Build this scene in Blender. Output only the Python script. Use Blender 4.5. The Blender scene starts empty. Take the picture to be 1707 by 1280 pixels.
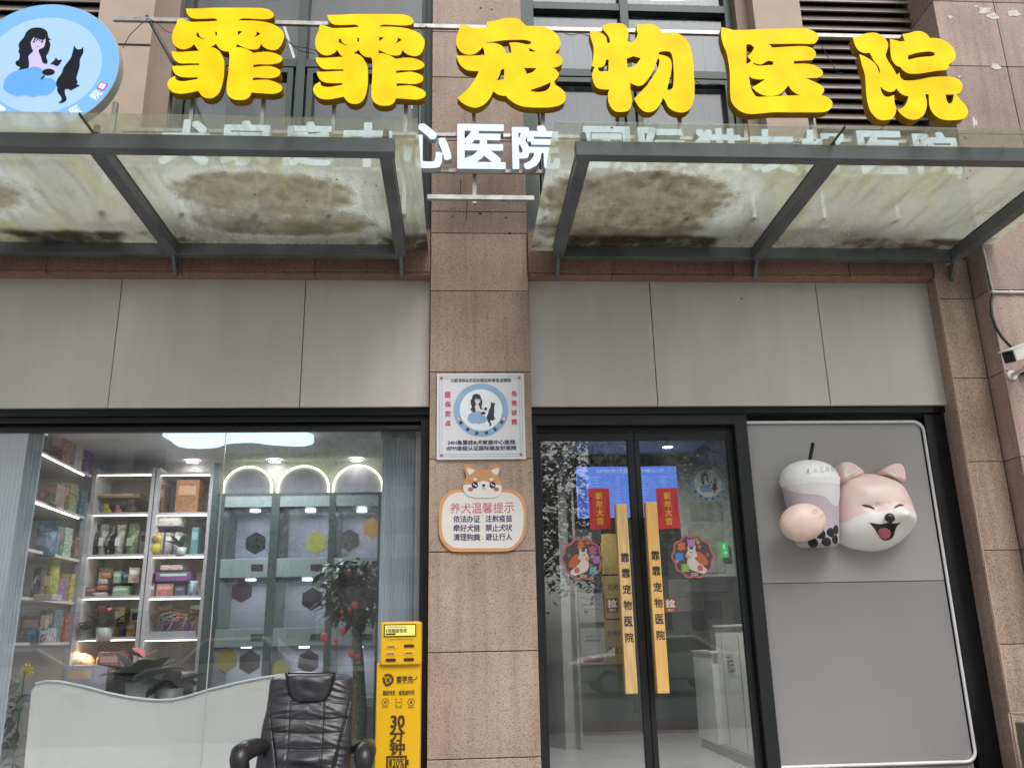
import bpy, bmesh, math, random
from mathutils import Vector, Matrix
random.seed(7)
R = math.radians
SC = bpy.context.scene
COL = SC.collection

# ------------------------------------------------------------------ camera
YAW, PITCH, ROLL, FPX = 0.0648567, 0.2868586, -0.0207067, 1420.0
CAMPOS = Vector((0.0, -5.6, 1.4))
_f = Vector((math.sin(YAW)*math.cos(PITCH), math.cos(YAW)*math.cos(PITCH), math.sin(PITCH)))
_r = Vector((math.cos(YAW), -math.sin(YAW), 0)); _u = _r.cross(_f)
_c, _s = math.cos(ROLL), math.sin(ROLL)
CR, CU, CF = _c*_r + _s*_u, -_s*_r + _c*_u, _f
cam = bpy.data.cameras.new('camera'); camo = bpy.data.objects.new('camera', cam); COL.objects.link(camo)
mm = Matrix((CR, CU, -CF)).transposed().to_4x4(); mm.translation = CAMPOS; camo.matrix_world = mm
cam.sensor_width = 36; cam.lens = FPX/1707*36; cam.clip_end = 500; cam.clip_start = 0.05
SC.camera = camo
# ------------------------------------------------------------------ world, sun, exposure
SUN_EL, SUN_AZ = R(52), R(160)
w = bpy.data.worlds.new('World'); SC.world = w; w.use_nodes = True
nt = w.node_tree; bg = nt.nodes['Background']
sky = nt.nodes.new('ShaderNodeTexSky'); sky.sky_type = 'NISHITA'; sky.sun_disc = False
sky.sun_elevation = SUN_EL; sky.sun_rotation = SUN_AZ; sky.dust_density = 4; sky.air_density = 1.0; sky.ozone_density = 1
hs = nt.nodes.new('ShaderNodeHueSaturation'); hs.inputs['Saturation'].default_value = 0.18
nt.links.new(sky.outputs[0], hs.inputs['Color']); nt.links.new(hs.outputs[0], bg.inputs[0]); bg.inputs[1].default_value = 0.15
sl = bpy.data.lights.new('sun', 'SUN'); sl.energy = 1.0; sl.angle = R(25); sl.color = (1, 0.97, 0.93)
so = bpy.data.objects.new('sun', sl); COL.objects.link(so)
# light comes from behind and to the right of the camera, high up
_d = Vector((math.sin(SUN_AZ)*math.cos(SUN_EL), math.cos(SUN_AZ)*math.cos(SUN_EL), math.sin(SUN_EL)))
so.rotation_euler = _d.to_track_quat('Z', 'Y').to_euler()
SC.view_settings.view_transform = 'Standard'; SC.view_settings.look = 'None'
SC.view_settings.gamma = 1; SC.view_settings.exposure = 0.5
SC.cycles.max_bounces = 8; SC.cycles.transparent_max_bounces = 24; SC.cycles.sample_clamp_indirect = 4
SC.cycles.caustics_reflective = False; SC.cycles.caustics_refractive = False

# ------------------------------------------------------------------ pixel -> world on a plane parallel to the facade
def ray(px, py):
    return CR*(px-853.5) + CU*(640-py) + CF*FPX
def at(px, py, Y):
    d = ray(px, py); t = (Y-CAMPOS.y)/d.y; p = CAMPOS + d*t
    return p.x, p.z
def atz(px, py, Z):
    d = ray(px, py); t = (Z-CAMPOS.z)/d.z; p = CAMPOS + d*t
    return p.x, p.y

# ------------------------------------------------------------------ materials
MATS = {}
def new_mat(name):
    m = bpy.data.materials.new(name); m.use_nodes = True; MATS[name] = m
    return m, m.node_tree, m.node_tree.nodes['Principled BSDF']
def N(nt, t, **kw):
    n = nt.nodes.new('ShaderNode'+t)
    for k, v in kw.items():
        if hasattr(n, k): setattr(n, k, v)
        else: n.inputs[k].default_value = v
    return n
def objco(nt, scale=(1,1,1)):
    tc = nt.nodes.new('ShaderNodeTexCoord'); mp = nt.nodes.new('ShaderNodeMapping')
    nt.links.new(tc.outputs['Object'], mp.inputs[0]); mp.inputs['Scale'].default_value = scale
    return mp.outputs[0]
def mat(name, col, rough=0.5, metal=0.0, var=0.08, vs=6.0, bump=0.0, bs=60.0, emit=0.0, ecol=None, spec=0.5, stretch=(1,1,1)):
    if name in MATS: return MATS[name]
    m, nt, p = new_mat(name)
    c = col if len(col) == 4 else (*col, 1)
    co = objco(nt, stretch)
    nz = N(nt, 'TexNoise'); nz.inputs['Scale'].default_value = vs; nz.inputs['Detail'].default_value = 5
    nt.links.new(co, nz.inputs['Vector'])
    rp = nt.nodes.new('ShaderNodeValToRGB')
    rp.color_ramp.elements[0].position = .3; rp.color_ramp.elements[1].position = .7
    rp.color_ramp.elements[0].color = tuple(x*(1-var) for x in c[:3])+(1,)
    rp.color_ramp.elements[1].color = tuple(min(1, x*(1+var)) for x in c[:3])+(1,)
    nt.links.new(nz.outputs[0], rp.inputs[0]); nt.links.new(rp.outputs[0], p.inputs['Base Color'])
    mr = N(nt, 'MapRange'); mr.inputs['To Min'].default_value = max(0.02, rough-.06); mr.inputs['To Max'].default_value = min(1, rough+.06)
    nt.links.new(nz.outputs[0], mr.inputs[0]); nt.links.new(mr.outputs[0], p.inputs['Roughness'])
    p.inputs['Metallic'].default_value = metal; p.inputs['Specular IOR Level'].default_value = spec
    if bump:
        n2 = N(nt, 'TexNoise'); n2.inputs['Scale'].default_value = bs; n2.inputs['Detail'].default_value = 4
        nt.links.new(co, n2.inputs['Vector'])
        b = N(nt, 'Bump'); b.inputs['Strength'].default_value = bump; b.inputs['Distance'].default_value = .01
        nt.links.new(n2.outputs[0], b.inputs['Height']); nt.links.new(b.outputs[0], p.inputs['Normal'])
    if emit:
        e = ecol or col
        p.inputs['Emission Color'].default_value = (*e[:3], 1); p.inputs['Emission Strength'].default_value = emit
    return m
def granite(name, base, dark, light):
    m, nt, p = new_mat(name)
    co = objco(nt)
    n1 = N(nt, 'TexNoise'); n1.inputs['Scale'].default_value = 150; n1.inputs['Detail'].default_value = 4; n1.inputs['Roughness'].default_value = .9
    vo = N(nt, 'TexVoronoi'); vo.inputs['Scale'].default_value = 190
    n3 = N(nt, 'TexNoise'); n3.inputs['Scale'].default_value = 2.2; n3.inputs['Detail'].default_value = 6
    for n in (n1, vo, n3): nt.links.new(co, n.inputs['Vector'])
    r1 = nt.nodes.new('ShaderNodeValToRGB'); e = r1.color_ramp.elements
    e[0].position = .39; e[0].color = (*dark, 1); e[1].position = .61; e[1].color = (*light, 1)
    x = e.new(.46); x.color = (*base, 1); x = e.new(.55); x.color = (*[b*1.06 for b in base], 1)
    nt.links.new(n1.outputs[0], r1.inputs[0])
    vo.inputs['Scale'].default_value = 260
    sep = nt.nodes.new('ShaderNodeSeparateColor'); nt.links.new(vo.outputs['Color'], sep.inputs[0])
    gt = N(nt, 'Math'); gt.operation = 'GREATER_THAN'; gt.inputs[1].default_value = .91; nt.links.new(sep.outputs[0], gt.inputs[0])
    mx = N(nt, 'Mix'); mx.data_type = 'RGBA'; nt.links.new(gt.outputs[0], mx.inputs[0]); nt.links.new(r1.outputs[0], mx.inputs[6])
    mx.inputs[7].default_value = (*[d*.95 for d in dark], 1)
    r3 = nt.nodes.new('ShaderNodeValToRGB'); r3.color_ramp.elements[0].position = .3; r3.color_ramp.elements[0].color = (.80, .78, .77, 1)
    r3.color_ramp.elements[1].position = .65; r3.color_ramp.elements[1].color = (1.05, 1.03, 1.0, 1)
    nt.links.new(n3.outputs[0], r3.inputs[0])
    m2 = N(nt, 'Mix'); m2.data_type = 'RGBA'; m2.blend_type = 'MULTIPLY'; m2.inputs[0].default_value = 1
    nt.links.new(mx.outputs[2], m2.inputs[6]); nt.links.new(r3.outputs[0], m2.inputs[7])
    ta = N(nt, 'Attribute'); ta.attribute_name = 'slab'; tr_ = nt.nodes.new('ShaderNodeValToRGB')
    tr_.color_ramp.elements[0].color = (.84, .80, .78, 1); tr_.color_ramp.elements[1].color = (1.10, 1.07, 1.04, 1); nt.links.new(ta.outputs['Fac'], tr_.inputs[0])
    m3 = N(nt, 'Mix'); m3.data_type = 'RGBA'; m3.blend_type = 'MULTIPLY'; m3.inputs[0].default_value = 1; nt.links.new(m2.outputs[2], m3.inputs[6]); nt.links.new(tr_.outputs[0], m3.inputs[7])
    # rain streaks running down the face
    st = N(nt, 'TexNoise'); st.inputs['Scale'].default_value = 1; st.inputs['Detail'].default_value = 5; nt.links.new(objco(nt, (16, 16, .9)), st.inputs['Vector'])
    sr = nt.nodes.new('ShaderNodeValToRGB'); sr.color_ramp.elements[0].position = .34; sr.color_ramp.elements[0].color = (.80, .78, .76, 1); sr.color_ramp.elements[1].position = .52; sr.color_ramp.elements[1].color = (1, 1, 1, 1)
    nt.links.new(st.outputs[0], sr.inputs[0]); m4 = N(nt, 'Mix'); m4.data_type = 'RGBA'; m4.blend_type = 'MULTIPLY'; m4.inputs[0].default_value = .8
    nt.links.new(m3.outputs[2], m4.inputs[6]); nt.links.new(sr.outputs[0], m4.inputs[7]); nt.links.new(m4.outputs[2], p.inputs['Base Color'])
    p.inputs['Roughness'].default_value = .62
    b = N(nt, 'Bump'); b.inputs['Strength'].default_value = .25; b.inputs['Distance'].default_value = .002
    nt.links.new(n1.outputs[0], b.inputs['Height']); nt.links.new(b.outputs[0], p.inputs['Normal'])
    return m
def glass(name, tint=(.9, .93, .92), refl=1.0, dirt=0.03):
    m = bpy.data.materials.new(name); m.use_nodes = True; MATS[name] = m; nt = m.node_tree; nt.nodes.clear()
    out = N(nt, 'OutputMaterial'); tr = N(nt, 'BsdfTransparent'); tr.inputs[0].default_value = (*tint, 1)
    gl = N(nt, 'BsdfGlossy'); gl.inputs['Roughness'].default_value = .0
    lw = N(nt, 'LayerWeight'); pw = N(nt, 'Math'); pw.operation = 'POWER'; pw.inputs[1].default_value = 5
    nt.links.new(lw.outputs['Facing'], pw.inputs[0])
    ma = N(nt, 'Math'); ma.operation = 'MULTIPLY_ADD'; ma.inputs[1].default_value = .9; ma.inputs[2].default_value = .045*refl; ma.use_clamp = True
    nt.links.new(pw.outputs[0], ma.inputs[0])
    mx = N(nt, 'MixShader'); nt.links.new(ma.outputs[0], mx.inputs[0]); nt.links.new(tr.outputs[0], mx.inputs[1]); nt.links.new(gl.outputs[0], mx.inputs[2])
    df = N(nt, 'BsdfDiffuse'); df.inputs[0].default_value = (.5, .5, .48, 1)
    nz = N(nt, 'TexNoise'); nz.inputs['Scale'].default_value = 3; nz.inputs['Detail'].default_value = 7
    nt.links.new(objco(nt, (1, 1, .25)), nz.inputs['Vector'])
    mr = N(nt, 'MapRange'); mr.inputs['From Min'].default_value = .4; mr.inputs['From Max'].default_value = .8; mr.inputs['To Min'].default_value = 0.3*dirt; mr.inputs['To Max'].default_value = dirt*2.5
    nt.links.new(nz.outputs[0], mr.inputs[0])
    m2 = N(nt, 'MixShader'); nt.links.new(mr.outputs[0], m2.inputs[0]); nt.links.new(mx.outputs[0], m2.inputs[1]); nt.links.new(df.outputs[0], m2.inputs[2])
    nt.links.new(m2.outputs[0], out.inputs[0])
    return m
def canopy_glass(name, blobs, seed, front=.25, silt=.8):
    """old canopy glass: clear to milky with moss, silt and dried puddle stains; blobs = (x, y, rx, ry) of silt lying on the pane"""
    m = bpy.data.materials.new(name); m.use_nodes = True; MATS[name] = m; nt = m.node_tree; nt.nodes.clear(); L = nt.links.new
    out = N(nt, 'OutputMaterial'); geo = N(nt, 'NewGeometry'); sep = N(nt, 'SeparateXYZ'); L(geo.outputs['Position'], sep.inputs[0])
    def math_(op, a, b=None, c=None):
        n = N(nt, 'Math'); n.operation = op
        for i, v in enumerate((a, b, c)):
            if v is None: continue
            if isinstance(v, (int, float)): n.inputs[i].default_value = v
            else: L(v, n.inputs[i])
        return n.outputs[0]
    def noise(scale, detail=6, off=0, stretch=(1, 1, 1), dist=0):
        mp = N(nt, 'Mapping'); L(geo.outputs['Position'], mp.inputs[0]); mp.inputs['Location'].default_value = (off+seed, off, 0); mp.inputs['Scale'].default_value = stretch
        n = N(nt, 'TexNoise'); n.inputs['Scale'].default_value = scale; n.inputs['Detail'].default_value = detail; n.inputs['Roughness'].default_value = .65; n.inputs['Distortion'].default_value = dist
        L(mp.outputs[0], n.inputs['Vector']); return n.outputs[0]
    def ramp(v, a, b, lo=0., hi=1.):
        n = N(nt, 'MapRange'); n.inputs['From Min'].default_value = a; n.inputs['From Max'].default_value = b; n.inputs['To Min'].default_value = lo; n.inputs['To Max'].default_value = hi
        L(v, n.inputs[0]); return n.outputs[0]
    nA = noise(1.8); nB = noise(9, 8, 3); nC = noise(70, 4, 5); nD = noise(4, 8, 9, (1, .35, 1), .6)
    core = None; ring = None
    for (bx, by, rx, ry) in blobs:
        dx = math_('MULTIPLY', math_('SUBTRACT', sep.outputs[0], bx), 1/rx); dy = math_('MULTIPLY', math_('SUBTRACT', sep.outputs[1], by), 1/ry)
        d2 = math_('ADD', math_('POWER', math_('ABSOLUTE', dx), 2.6), math_('POWER', math_('ABSOLUTE', dy), 2.6))
        d2 = math_('ADD', d2, math_('MULTIPLY', math_('SUBTRACT', nB, .5), 1.5))
        d2 = math_('ADD', d2, math_('MULTIPLY', math_('SUBTRACT', nC, .5), .35))
        c_ = ramp(d2, 1.15, .75); r_ = math_('MULTIPLY', ramp(d2, .9, 1.3), ramp(d2, 2.6, 1.3))
        core = c_ if core is None else math_('MAXIMUM', core, c_); ring = r_ if ring is None else math_('MAXIMUM', ring, r_)
    # silt collects along the low edge by the wall
    wall = math_('MULTIPLY', ramp(math_('ADD', sep.outputs[1], math_('MULTIPLY', nD, .12)), -.255, -.20), ramp(nA, .44, .55))
    wall = math_('MULTIPLY', wall, ramp(nB, .3, .5, .5, 1))
    moss = math_('MULTIPLY', ramp(nD, .50, .70), .6)
    edge = ramp(sep.outputs[1], -1.42, -1.36, .35, 1.0)
    moss = math_('MULTIPLY', moss, edge)
    tr = N(nt, 'BsdfTransparent'); tr.inputs[0].default_value = (.86, .89, .87, 1)
    gl = N(nt, 'BsdfGlossy'); gl.inputs['Roughness'].default_value = .03
    lw = N(nt, 'LayerWeight'); pw = math_('POWER', lw.outputs['Facing'], 5); fr = math_('MULTIPLY_ADD', pw, .9, .05)
    g = N(nt, 'MixShader'); L(fr, g.inputs[0]); L(tr.outputs[0], g.inputs[1]); L(gl.outputs[0], g.inputs[2])
    def dirt(col):
        d = N(nt, 'BsdfDiffuse'); t = N(nt, 'BsdfTranslucent'); a = N(nt, 'MixShader'); a.inputs[0].default_value = .72
        for x in (d, t):
            if isinstance(col, tuple): x.inputs[0].default_value = (*col, 1)
            else: L(col, x.inputs[0])
        L(d.outputs[0], a.inputs[1]); L(t.outputs[0], a.inputs[2]); return a.outputs[0]
    def mix(fac, a, b):
        n = N(nt, 'MixShader')
        if isinstance(fac, float): n.inputs[0].default_value = fac
        else: L(fac, n.inputs[0])
        L(a, n.inputs[1]); L(b, n.inputs[2]); return n.outputs[0]
    rc = nt.nodes.new('ShaderNodeValToRGB'); rc.color_ramp.elements[0].position = .35; rc.color_ramp.elements[0].color = (.12, .098, .062, 1)
    rc.color_ramp.elements[1].position = .62; rc.color_ramp.elements[1].color = (.40, .35, .25, 1); L(math_('ADD', math_('MULTIPLY', nC, .5), math_('MULTIPLY', nB, .5)), rc.inputs[0])
    s = mix(math_('MULTIPLY', ramp(nA, .3, .7, .22, .48), ramp(sep.outputs[1], -1.47, -1.38, front, 1.0)), g.outputs[0], dirt((.64, .66, .585)))
    s = mix(moss, s, dirt((.50, .50, .30)))
    if ring is not None:
        s = mix(math_('MULTIPLY', ring, math_('MULTIPLY', ramp(nD, .36, .52, .1, 1), ramp(nC, .35, .55, .15, .5))), s, dirt((.74, .77, .77)))
        s = mix(math_('MULTIPLY', core, ramp(nB, .3, .6, .95*silt, .50*silt)), s, dirt(rc.outputs[0]))
    grime = math_('MULTIPLY', ramp(sep.outputs[1], -1.22, -1.40), ramp(nB, .35, .62, .05, .55))
    s = mix(math_('MULTIPLY', grime, ramp(sep.outputs[1], -1.49, -1.42, .12, 1.)), s, dirt((.36, .34, .17)))
    strk = noise(14, 6, 21, (1, .12, 1)); s = mix(math_('MULTIPLY', ramp(strk, .52, .70), .45), s, dirt((.33, .31, .24)))
    s = mix(math_('MULTIPLY', wall, .8), s, dirt((.07, .055, .035)))
    # black specks
    sp = N(nt, 'TexVoronoi'); sp.inputs['Scale'].default_value = 6; L(geo.outputs['Position'], sp.inputs['Vector'])
    s = mix(math_('LESS_THAN', sp.outputs['Distance'], .045), s, dirt((.03, .03, .02)))
    L(s, out.inputs[0]); return m

M_gran = granite('pink_granite', (.43, .34, .285), (.14, .105, .085), (.63, .53, .46))
M_gran2 = granite('grey_pink_granite', (.38, .295, .27), (.15, .105, .095), (.56, .46, .42))
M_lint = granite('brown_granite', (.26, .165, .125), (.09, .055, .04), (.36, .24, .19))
M_joint = mat('joint_sealant', (.035, .028, .024), .9)
M_clad = mat('taupe_cladding', (.55, .525, .505), .42, var=.055, vs=2.2, spec=.35, stretch=(3.2, 3.2, .35))
M_clad2 = mat('grey_cladding', (.32, .315, .31), .38, var=.06, vs=.9, spec=.4)
M_clad3 = mat('grey_cladding_dark_reflection', (.245, .24, .24), .36, var=.08, vs=.9, spec=.4)  # same cladding, colour darkened in place of a dark reflection on the lower panel
M_black = mat('black_aluminium', (.008, .009, .011), .35, .3, var=.15)
M_black2 = mat('charcoal_aluminium', (.017, .019, .021), .45, .3, var=.15)
M_steel = mat('painted_grey_steel', (.115, .125, .13), .5, .2, var=.28, vs=3, bump=.15)
M_galv = mat('galvanised_steel', (.36, .35, .34), .45, .6, var=.3, vs=14)
M_glass = glass('window_glass', (.95, .965, .96), 2.6, .032)
M_uglass = glass('office_glass', (.70, .74, .76), 1.8, .06)
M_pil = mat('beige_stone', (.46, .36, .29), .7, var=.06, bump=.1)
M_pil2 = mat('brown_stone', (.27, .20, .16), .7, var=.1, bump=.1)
M_green = mat('dark_green_frame', (.05, .066, .06), .5, .2)
M_white = mat('white_paint', (.74, .75, .75), .5, var=.03)
M_iwall = mat('interior_white', (.66, .65, .66), .7, var=.04)
M_dark = mat('dark_rubber', (.02, .02, .02), .6)
M_yface = mat('lit_yellow_acrylic', (.55, .33, .0), .55, var=.14, vs=3.5, emit=.50, ecol=(1, .63, .003), spec=.12)
_yn = M_yface.node_tree; _nz = N(_yn, 'TexNoise'); _nz.inputs['Scale'].default_value = 5; _nz.inputs['Detail'].default_value = 3; _yn.links.new(objco(_yn), _nz.inputs['Vector'])
_rp = _yn.nodes.new('ShaderNodeValToRGB'); _rp.color_ramp.elements[0].position = .35; _rp.color_ramp.elements[0].color = (.88, .50, .0, 1); _rp.color_ramp.elements[1].position = .65; _rp.color_ramp.elements[1].color = (1, .70, .008, 1)
_yn.links.new(_nz.outputs[0], _rp.inputs[0]); _yn.links.new(_rp.outputs[0], _yn.nodes['Principled BSDF'].inputs['Emission Color'])
M_yside = mat('yellow_letter_return', (.33, .19, .004), .5, var=.15, spec=.2)
M_wface = mat('lit_white_acrylic', (.45, .48, .5), .5, emit=.48, ecol=(.60, .82, .98), spec=.2)
M_wside = mat('white_letter_return', (.55, .56, .58), .5)
M_ink = mat('black_ink', (.02, .02, .022), .6)

# ------------------------------------------------------------------ mesh tools
class MB:
    def __init__(s): s.v, s.f, s.sm = [], [], []
    def add(s, v, f, smooth=False):
        o = len(s.v); s.v += [tuple(x) for x in v]
        for q in f: s.f.append([i+o for i in q]); s.sm.append(smooth)
        return s
    def box(s, x0, x1, y0, y1, z0, z1):
        v = [(x, y, z) for z in (z0, z1) for y in (y0, y1) for x in (x0, x1)]
        return s.add(v, [(0,2,3,1), (4,5,7,6), (0,1,5,4), (2,6,7,3), (0,4,6,2), (1,3,7,5)])
    def prism(s, poly, y0, y1):          # poly in XZ
        n = len(poly); v = [(x, y0, z) for x, z in poly] + [(x, y1, z) for x, z in poly]
        a = sum(poly[i][0]*poly[(i+1) % n][1]-poly[(i+1) % n][0]*poly[i][1] for i in range(n))
        f = [list(range(n)), list(range(2*n-1, n-1, -1))]+[(i, n+i, n+(i+1) % n, (i+1) % n) for i in range(n)]
        if a < 0: f = [q[::-1] for q in f]
        return s.add(v, f)
    def tube(s, pts, r, n=8, cap=True):
        pts = [Vector(p) for p in pts]; rr = r if isinstance(r, (list, tuple)) else [r]*len(pts)
        v = []; prev = None
        for i, p in enumerate(pts):
            t = (pts[min(i+1, len(pts)-1)]-pts[max(i-1, 0)]).normalized()
            a = prev if prev is not None else (Vector((0,0,1)) if abs(t.z) < .9 else Vector((1,0,0)))
            a = (a-t*a.dot(t)).normalized(); b = t.cross(a); prev = a
            for k in range(n):
                q = 2*math.pi*k/n; v.append(p+(a*math.cos(q)+b*math.sin(q))*rr[i])
        f = [(i*n+k, i*n+(k+1) % n, (i+1)*n+(k+1) % n, (i+1)*n+k) for i in range(len(pts)-1) for k in range(n)]
        s.add(v, f, True)
        if cap: s.add(v[:n], [tuple(range(n-1, -1, -1))]); s.add(v[-n:], [tuple(range(n))])
        return s
    def lathe(s, prof, cx, cy, n=32, sy=1.0, sx=1.0):
        v = [(cx+r*sx*math.cos(2*math.pi*k/n), cy+r*sy*math.sin(2*math.pi*k/n), z) for r, z in prof for k in range(n)]
        f = [(i*n+k, i*n+(k+1) % n, (i+1)*n+(k+1) % n, (i+1)*n+k) for i in range(len(prof)-1) for k in range(n)]
        return s.add(v, f, True)
    def ball(s, c, r, n=16, m=10, f3=None):
        rx, ry, rz = r if isinstance(r, tuple) else (r, r, r); v = []
        for i in range(m+1):
            a = math.pi*i/m
            for k in range(n):
                q = 2*math.pi*k/n; v.append((c[0]+rx*math.sin(a)*math.cos(q), c[1]+ry*math.sin(a)*math.sin(q), c[2]+rz*math.cos(a)))
        if f3: v = [f3(Vector(p)) for p in v]
        return s.add(v, [(i*n+k, (i+1)*n+k, (i+1)*n+(k+1) % n, i*n+(k+1) % n) for i in range(m) for k in range(n)], True)
    def build(s, name, m, parent=None, bevel=0, seg=2):
        me = bpy.data.meshes.new(name); me.from_pydata(s.v, [], s.f); me.materials.append(m)
        me.polygons.foreach_set('use_smooth', s.sm); me.update()
        if 'granite' in m.name:
            rs = random.Random(name+str(len(s.v))); at__ = me.attributes.new('slab', 'FLOAT', 'POINT')
            val = 0
            for i in range(len(s.v)):
                if i % 8 == 0: val = rs.random()
                at__.data[i].value = val
        o = bpy.data.objects.new(name, me); COL.objects.link(o)
        if parent is not None: setp(o, parent)
        if bevel:
            b = o.modifiers.new('bevel', 'BEVEL'); b.width = bevel; b.segments = seg; b.limit_method = 'ANGLE'; b.angle_limit = R(40)
        return o
def setp(o, parent):
    o.parent = parent; l = Vector((0, 0, 0)); q = parent
    while q is not None: l = l+q.location; q = q.parent
    if parent.type == 'EMPTY': o.matrix_parent_inverse = Matrix.Translation(-parent.location)
def tag(o, label=None, cat=None, group=None, kind=None):
    if label: o['label'] = label
    if cat: o['category'] = cat
    if group: o['group'] = group
    if kind: o['kind'] = kind
    return o
def thing(name, loc, label, cat, group=None):
    o = bpy.data.objects.new(name, None); o.empty_display_size = .1; o.location = loc; COL.objects.link(o)
    return tag(o, label, cat, group)
def copy_tree(o, parent=None):
    c = o.copy(); COL.objects.link(c)
    if parent is not None: c.parent = parent
    for ch in [x for x in COL.objects if x.parent == o]: copy_tree(ch, c)
    return c
def smooth(pts, k=5):
    """closed outline; a third value marks a corner"""
    n = len(pts); out = []
    P = [(p[0], p[1]) for p in pts]; C = [len(p) > 2 for p in pts]
    for i in range(n):
        p0, p1, p2, p3 = P[i-1], P[i], P[(i+1) % n], P[(i+2) % n]
        t1 = [(p2[j]-p0[j])/2 if not C[i] else (p2[j]-p1[j]) for j in (0, 1)]
        t2 = [(p3[j]-p1[j])/2 if not C[(i+1) % n] else (p2[j]-p1[j]) for j in (0, 1)]
        L0 = math.dist(p1, p2)
        for t in (t1, t2):
            l = math.hypot(*t)
            if l > L0*1.25: t[0] *= L0*1.25/l; t[1] *= L0*1.25/l
        for q in range(k):
            u = q/k; a = 2*u**3-3*u**2+1; b = u**3-2*u**2+u; c = -2*u**3+3*u**2; d = u**3-u**2
            out.append(tuple(a*p1[j]+b*t1[j]+c*p2[j]+d*t2[j] for j in (0, 1)))
    return out
def fill_curve(loops, depth):
    """filled 2-D outlines (holes allowed) -> verts, faces in XZ with the front at y=0 and the back at y=depth"""
    cu = bpy.data.curves.new('t', 'CURVE'); cu.dimensions = '2D'; cu.fill_mode = 'BOTH'; cu.extrude = depth/2
    for lp in loops:
        sp = cu.splines.new('POLY'); sp.points.add(len(lp)-1); sp.use_cyclic_u = True
        for i, (x, z) in enumerate(lp): sp.points[i].co = (x, z, 0, 1)
    return from_curve(cu, depth)
def from_curve(cu, depth=0):
    o = bpy.data.objects.new('t', cu); COL.objects.link(o)
    dg = bpy.context.evaluated_depsgraph_get(); dg.update()
    me = bpy.data.meshes.new_from_object(o.evaluated_get(dg))
    v = [(a.co.x, depth/2-a.co.z, a.co.y) for a in me.vertices]; f = [list(p.vertices) for p in me.polygons]
    bpy.data.objects.remove(o); bpy.data.curves.remove(cu); bpy.data.meshes.remove(me)
    return v, f
_tc = {}
def text_geo(s, bold=0.0, depth=0.0):
    k = (s, bold, depth)
    if k not in _tc:
        cu = bpy.data.curves.new('t', 'FONT'); cu.body = s; cu.size = 1; cu.offset = bold; cu.extrude = depth/2; cu.resolution_u = 3
        _tc[k] = from_curve(cu, depth)
    return _tc[k]
def txt(mb, s, cx, cz, Y, w=None, h=None, bold=0.012, rot=0.0, depth=0.0):
    """text centred on (cx, cz), front at Y, scaled to width w and/or height h"""
    v, f = text_geo(s, 0, 0)
    if not v: return
    x0, x1 = min(a[0] for a in v), max(a[0] for a in v); z0, z1 = min(a[2] for a in v), max(a[2] for a in v)
    sx = w/(x1-x0) if w else None; sz = h/(z1-z0) if h else None
    if sx is None: sx = sz
    if sz is None: sz = sx
    c, q = math.cos(rot), math.sin(rot); V = []
    if depth:
        v, f = text_geo(s, 0, depth)
    # heavier strokes: the same outline laid a little to each side of itself
    sh = [(0, 0)]+([(bold*a, bold*b) for a in (-.8, 0, .8) for b in (-.8, 0, .8) if a or b] if bold > 0 else [])
    for j, (ox, oz) in enumerate(sh):
        V = []
        for a in v:
            x, z = (a[0]+ox+.0011*j-(x0+x1)/2)*sx, (a[2]+oz+.0008*j-(z0+z1)/2)*sz
            V.append((cx+x*c-z*q, Y+a[1]-j*.00003, cz+x*q+z*c))
        mb.add(V, f)
def txtpx(mb, s, x0, y0, x1, y1, Y, bold=0.012, rot=0):
    a, b = at(x0, y0, Y), at(x1, y1, Y)
    txt(mb, s, (a[0]+b[0])/2, (a[1]+b[1])/2, Y, abs(b[0]-a[0]), abs(a[1]-b[1]), bold, rot)
def loops_px(loops, off, sc, Y, k=5):
    return [[at(off[0]+x/sc, off[1]+y/sc, Y) for x, y in smooth(lp, k)] for lp in loops]
def draw(mb, loops, Y):   # flat filled shape
    v, f = fill_curve(loops, 0); mb.add([(a[0], Y, a[2]) for a in v], f)
def circ(cx, cz, r, n=48, rz=None):
    return [(cx+r*math.cos(2*math.pi*i/n), cz+(rz or r)*math.sin(2*math.pi*i/n)) for i in range(n)]
def rrect(x0, x1, z0, z1, r, n=8):
    o = []
    for cx, cz, a in ((x1-r, z1-r, 0), (x0+r, z1-r, 90), (x0+r, z0+r, 180), (x1-r, z0+r, 270)):
        for i in range(n+1):
            t = R(a+90*i/n); o.append((cx+r*math.cos(t), cz+r*math.sin(t)))
    return o
# ================================================================== SETTING
M_pave = mat('paving', (.44, .43, .42), .8, var=.15, vs=2, bump=.2)
M_road = mat('asphalt', (.05, .05, .052), .85, var=.2, vs=8, bump=.4)
tag(MB().box(-60, 60, -7.5, -.2, -.3, 0).build('pavement', M_pave), kind='structure')
tag(MB().box(-60, 60, -60, -7.5, -.4, -.12).build('road', M_road), kind='structure')

# ================================================================== THE SHOP BUILDING
B = thing('shop_building', (0, .3, 0), 'pink granite street front of a pet clinic with grey cladding panels and black framed windows', 'building')
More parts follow.
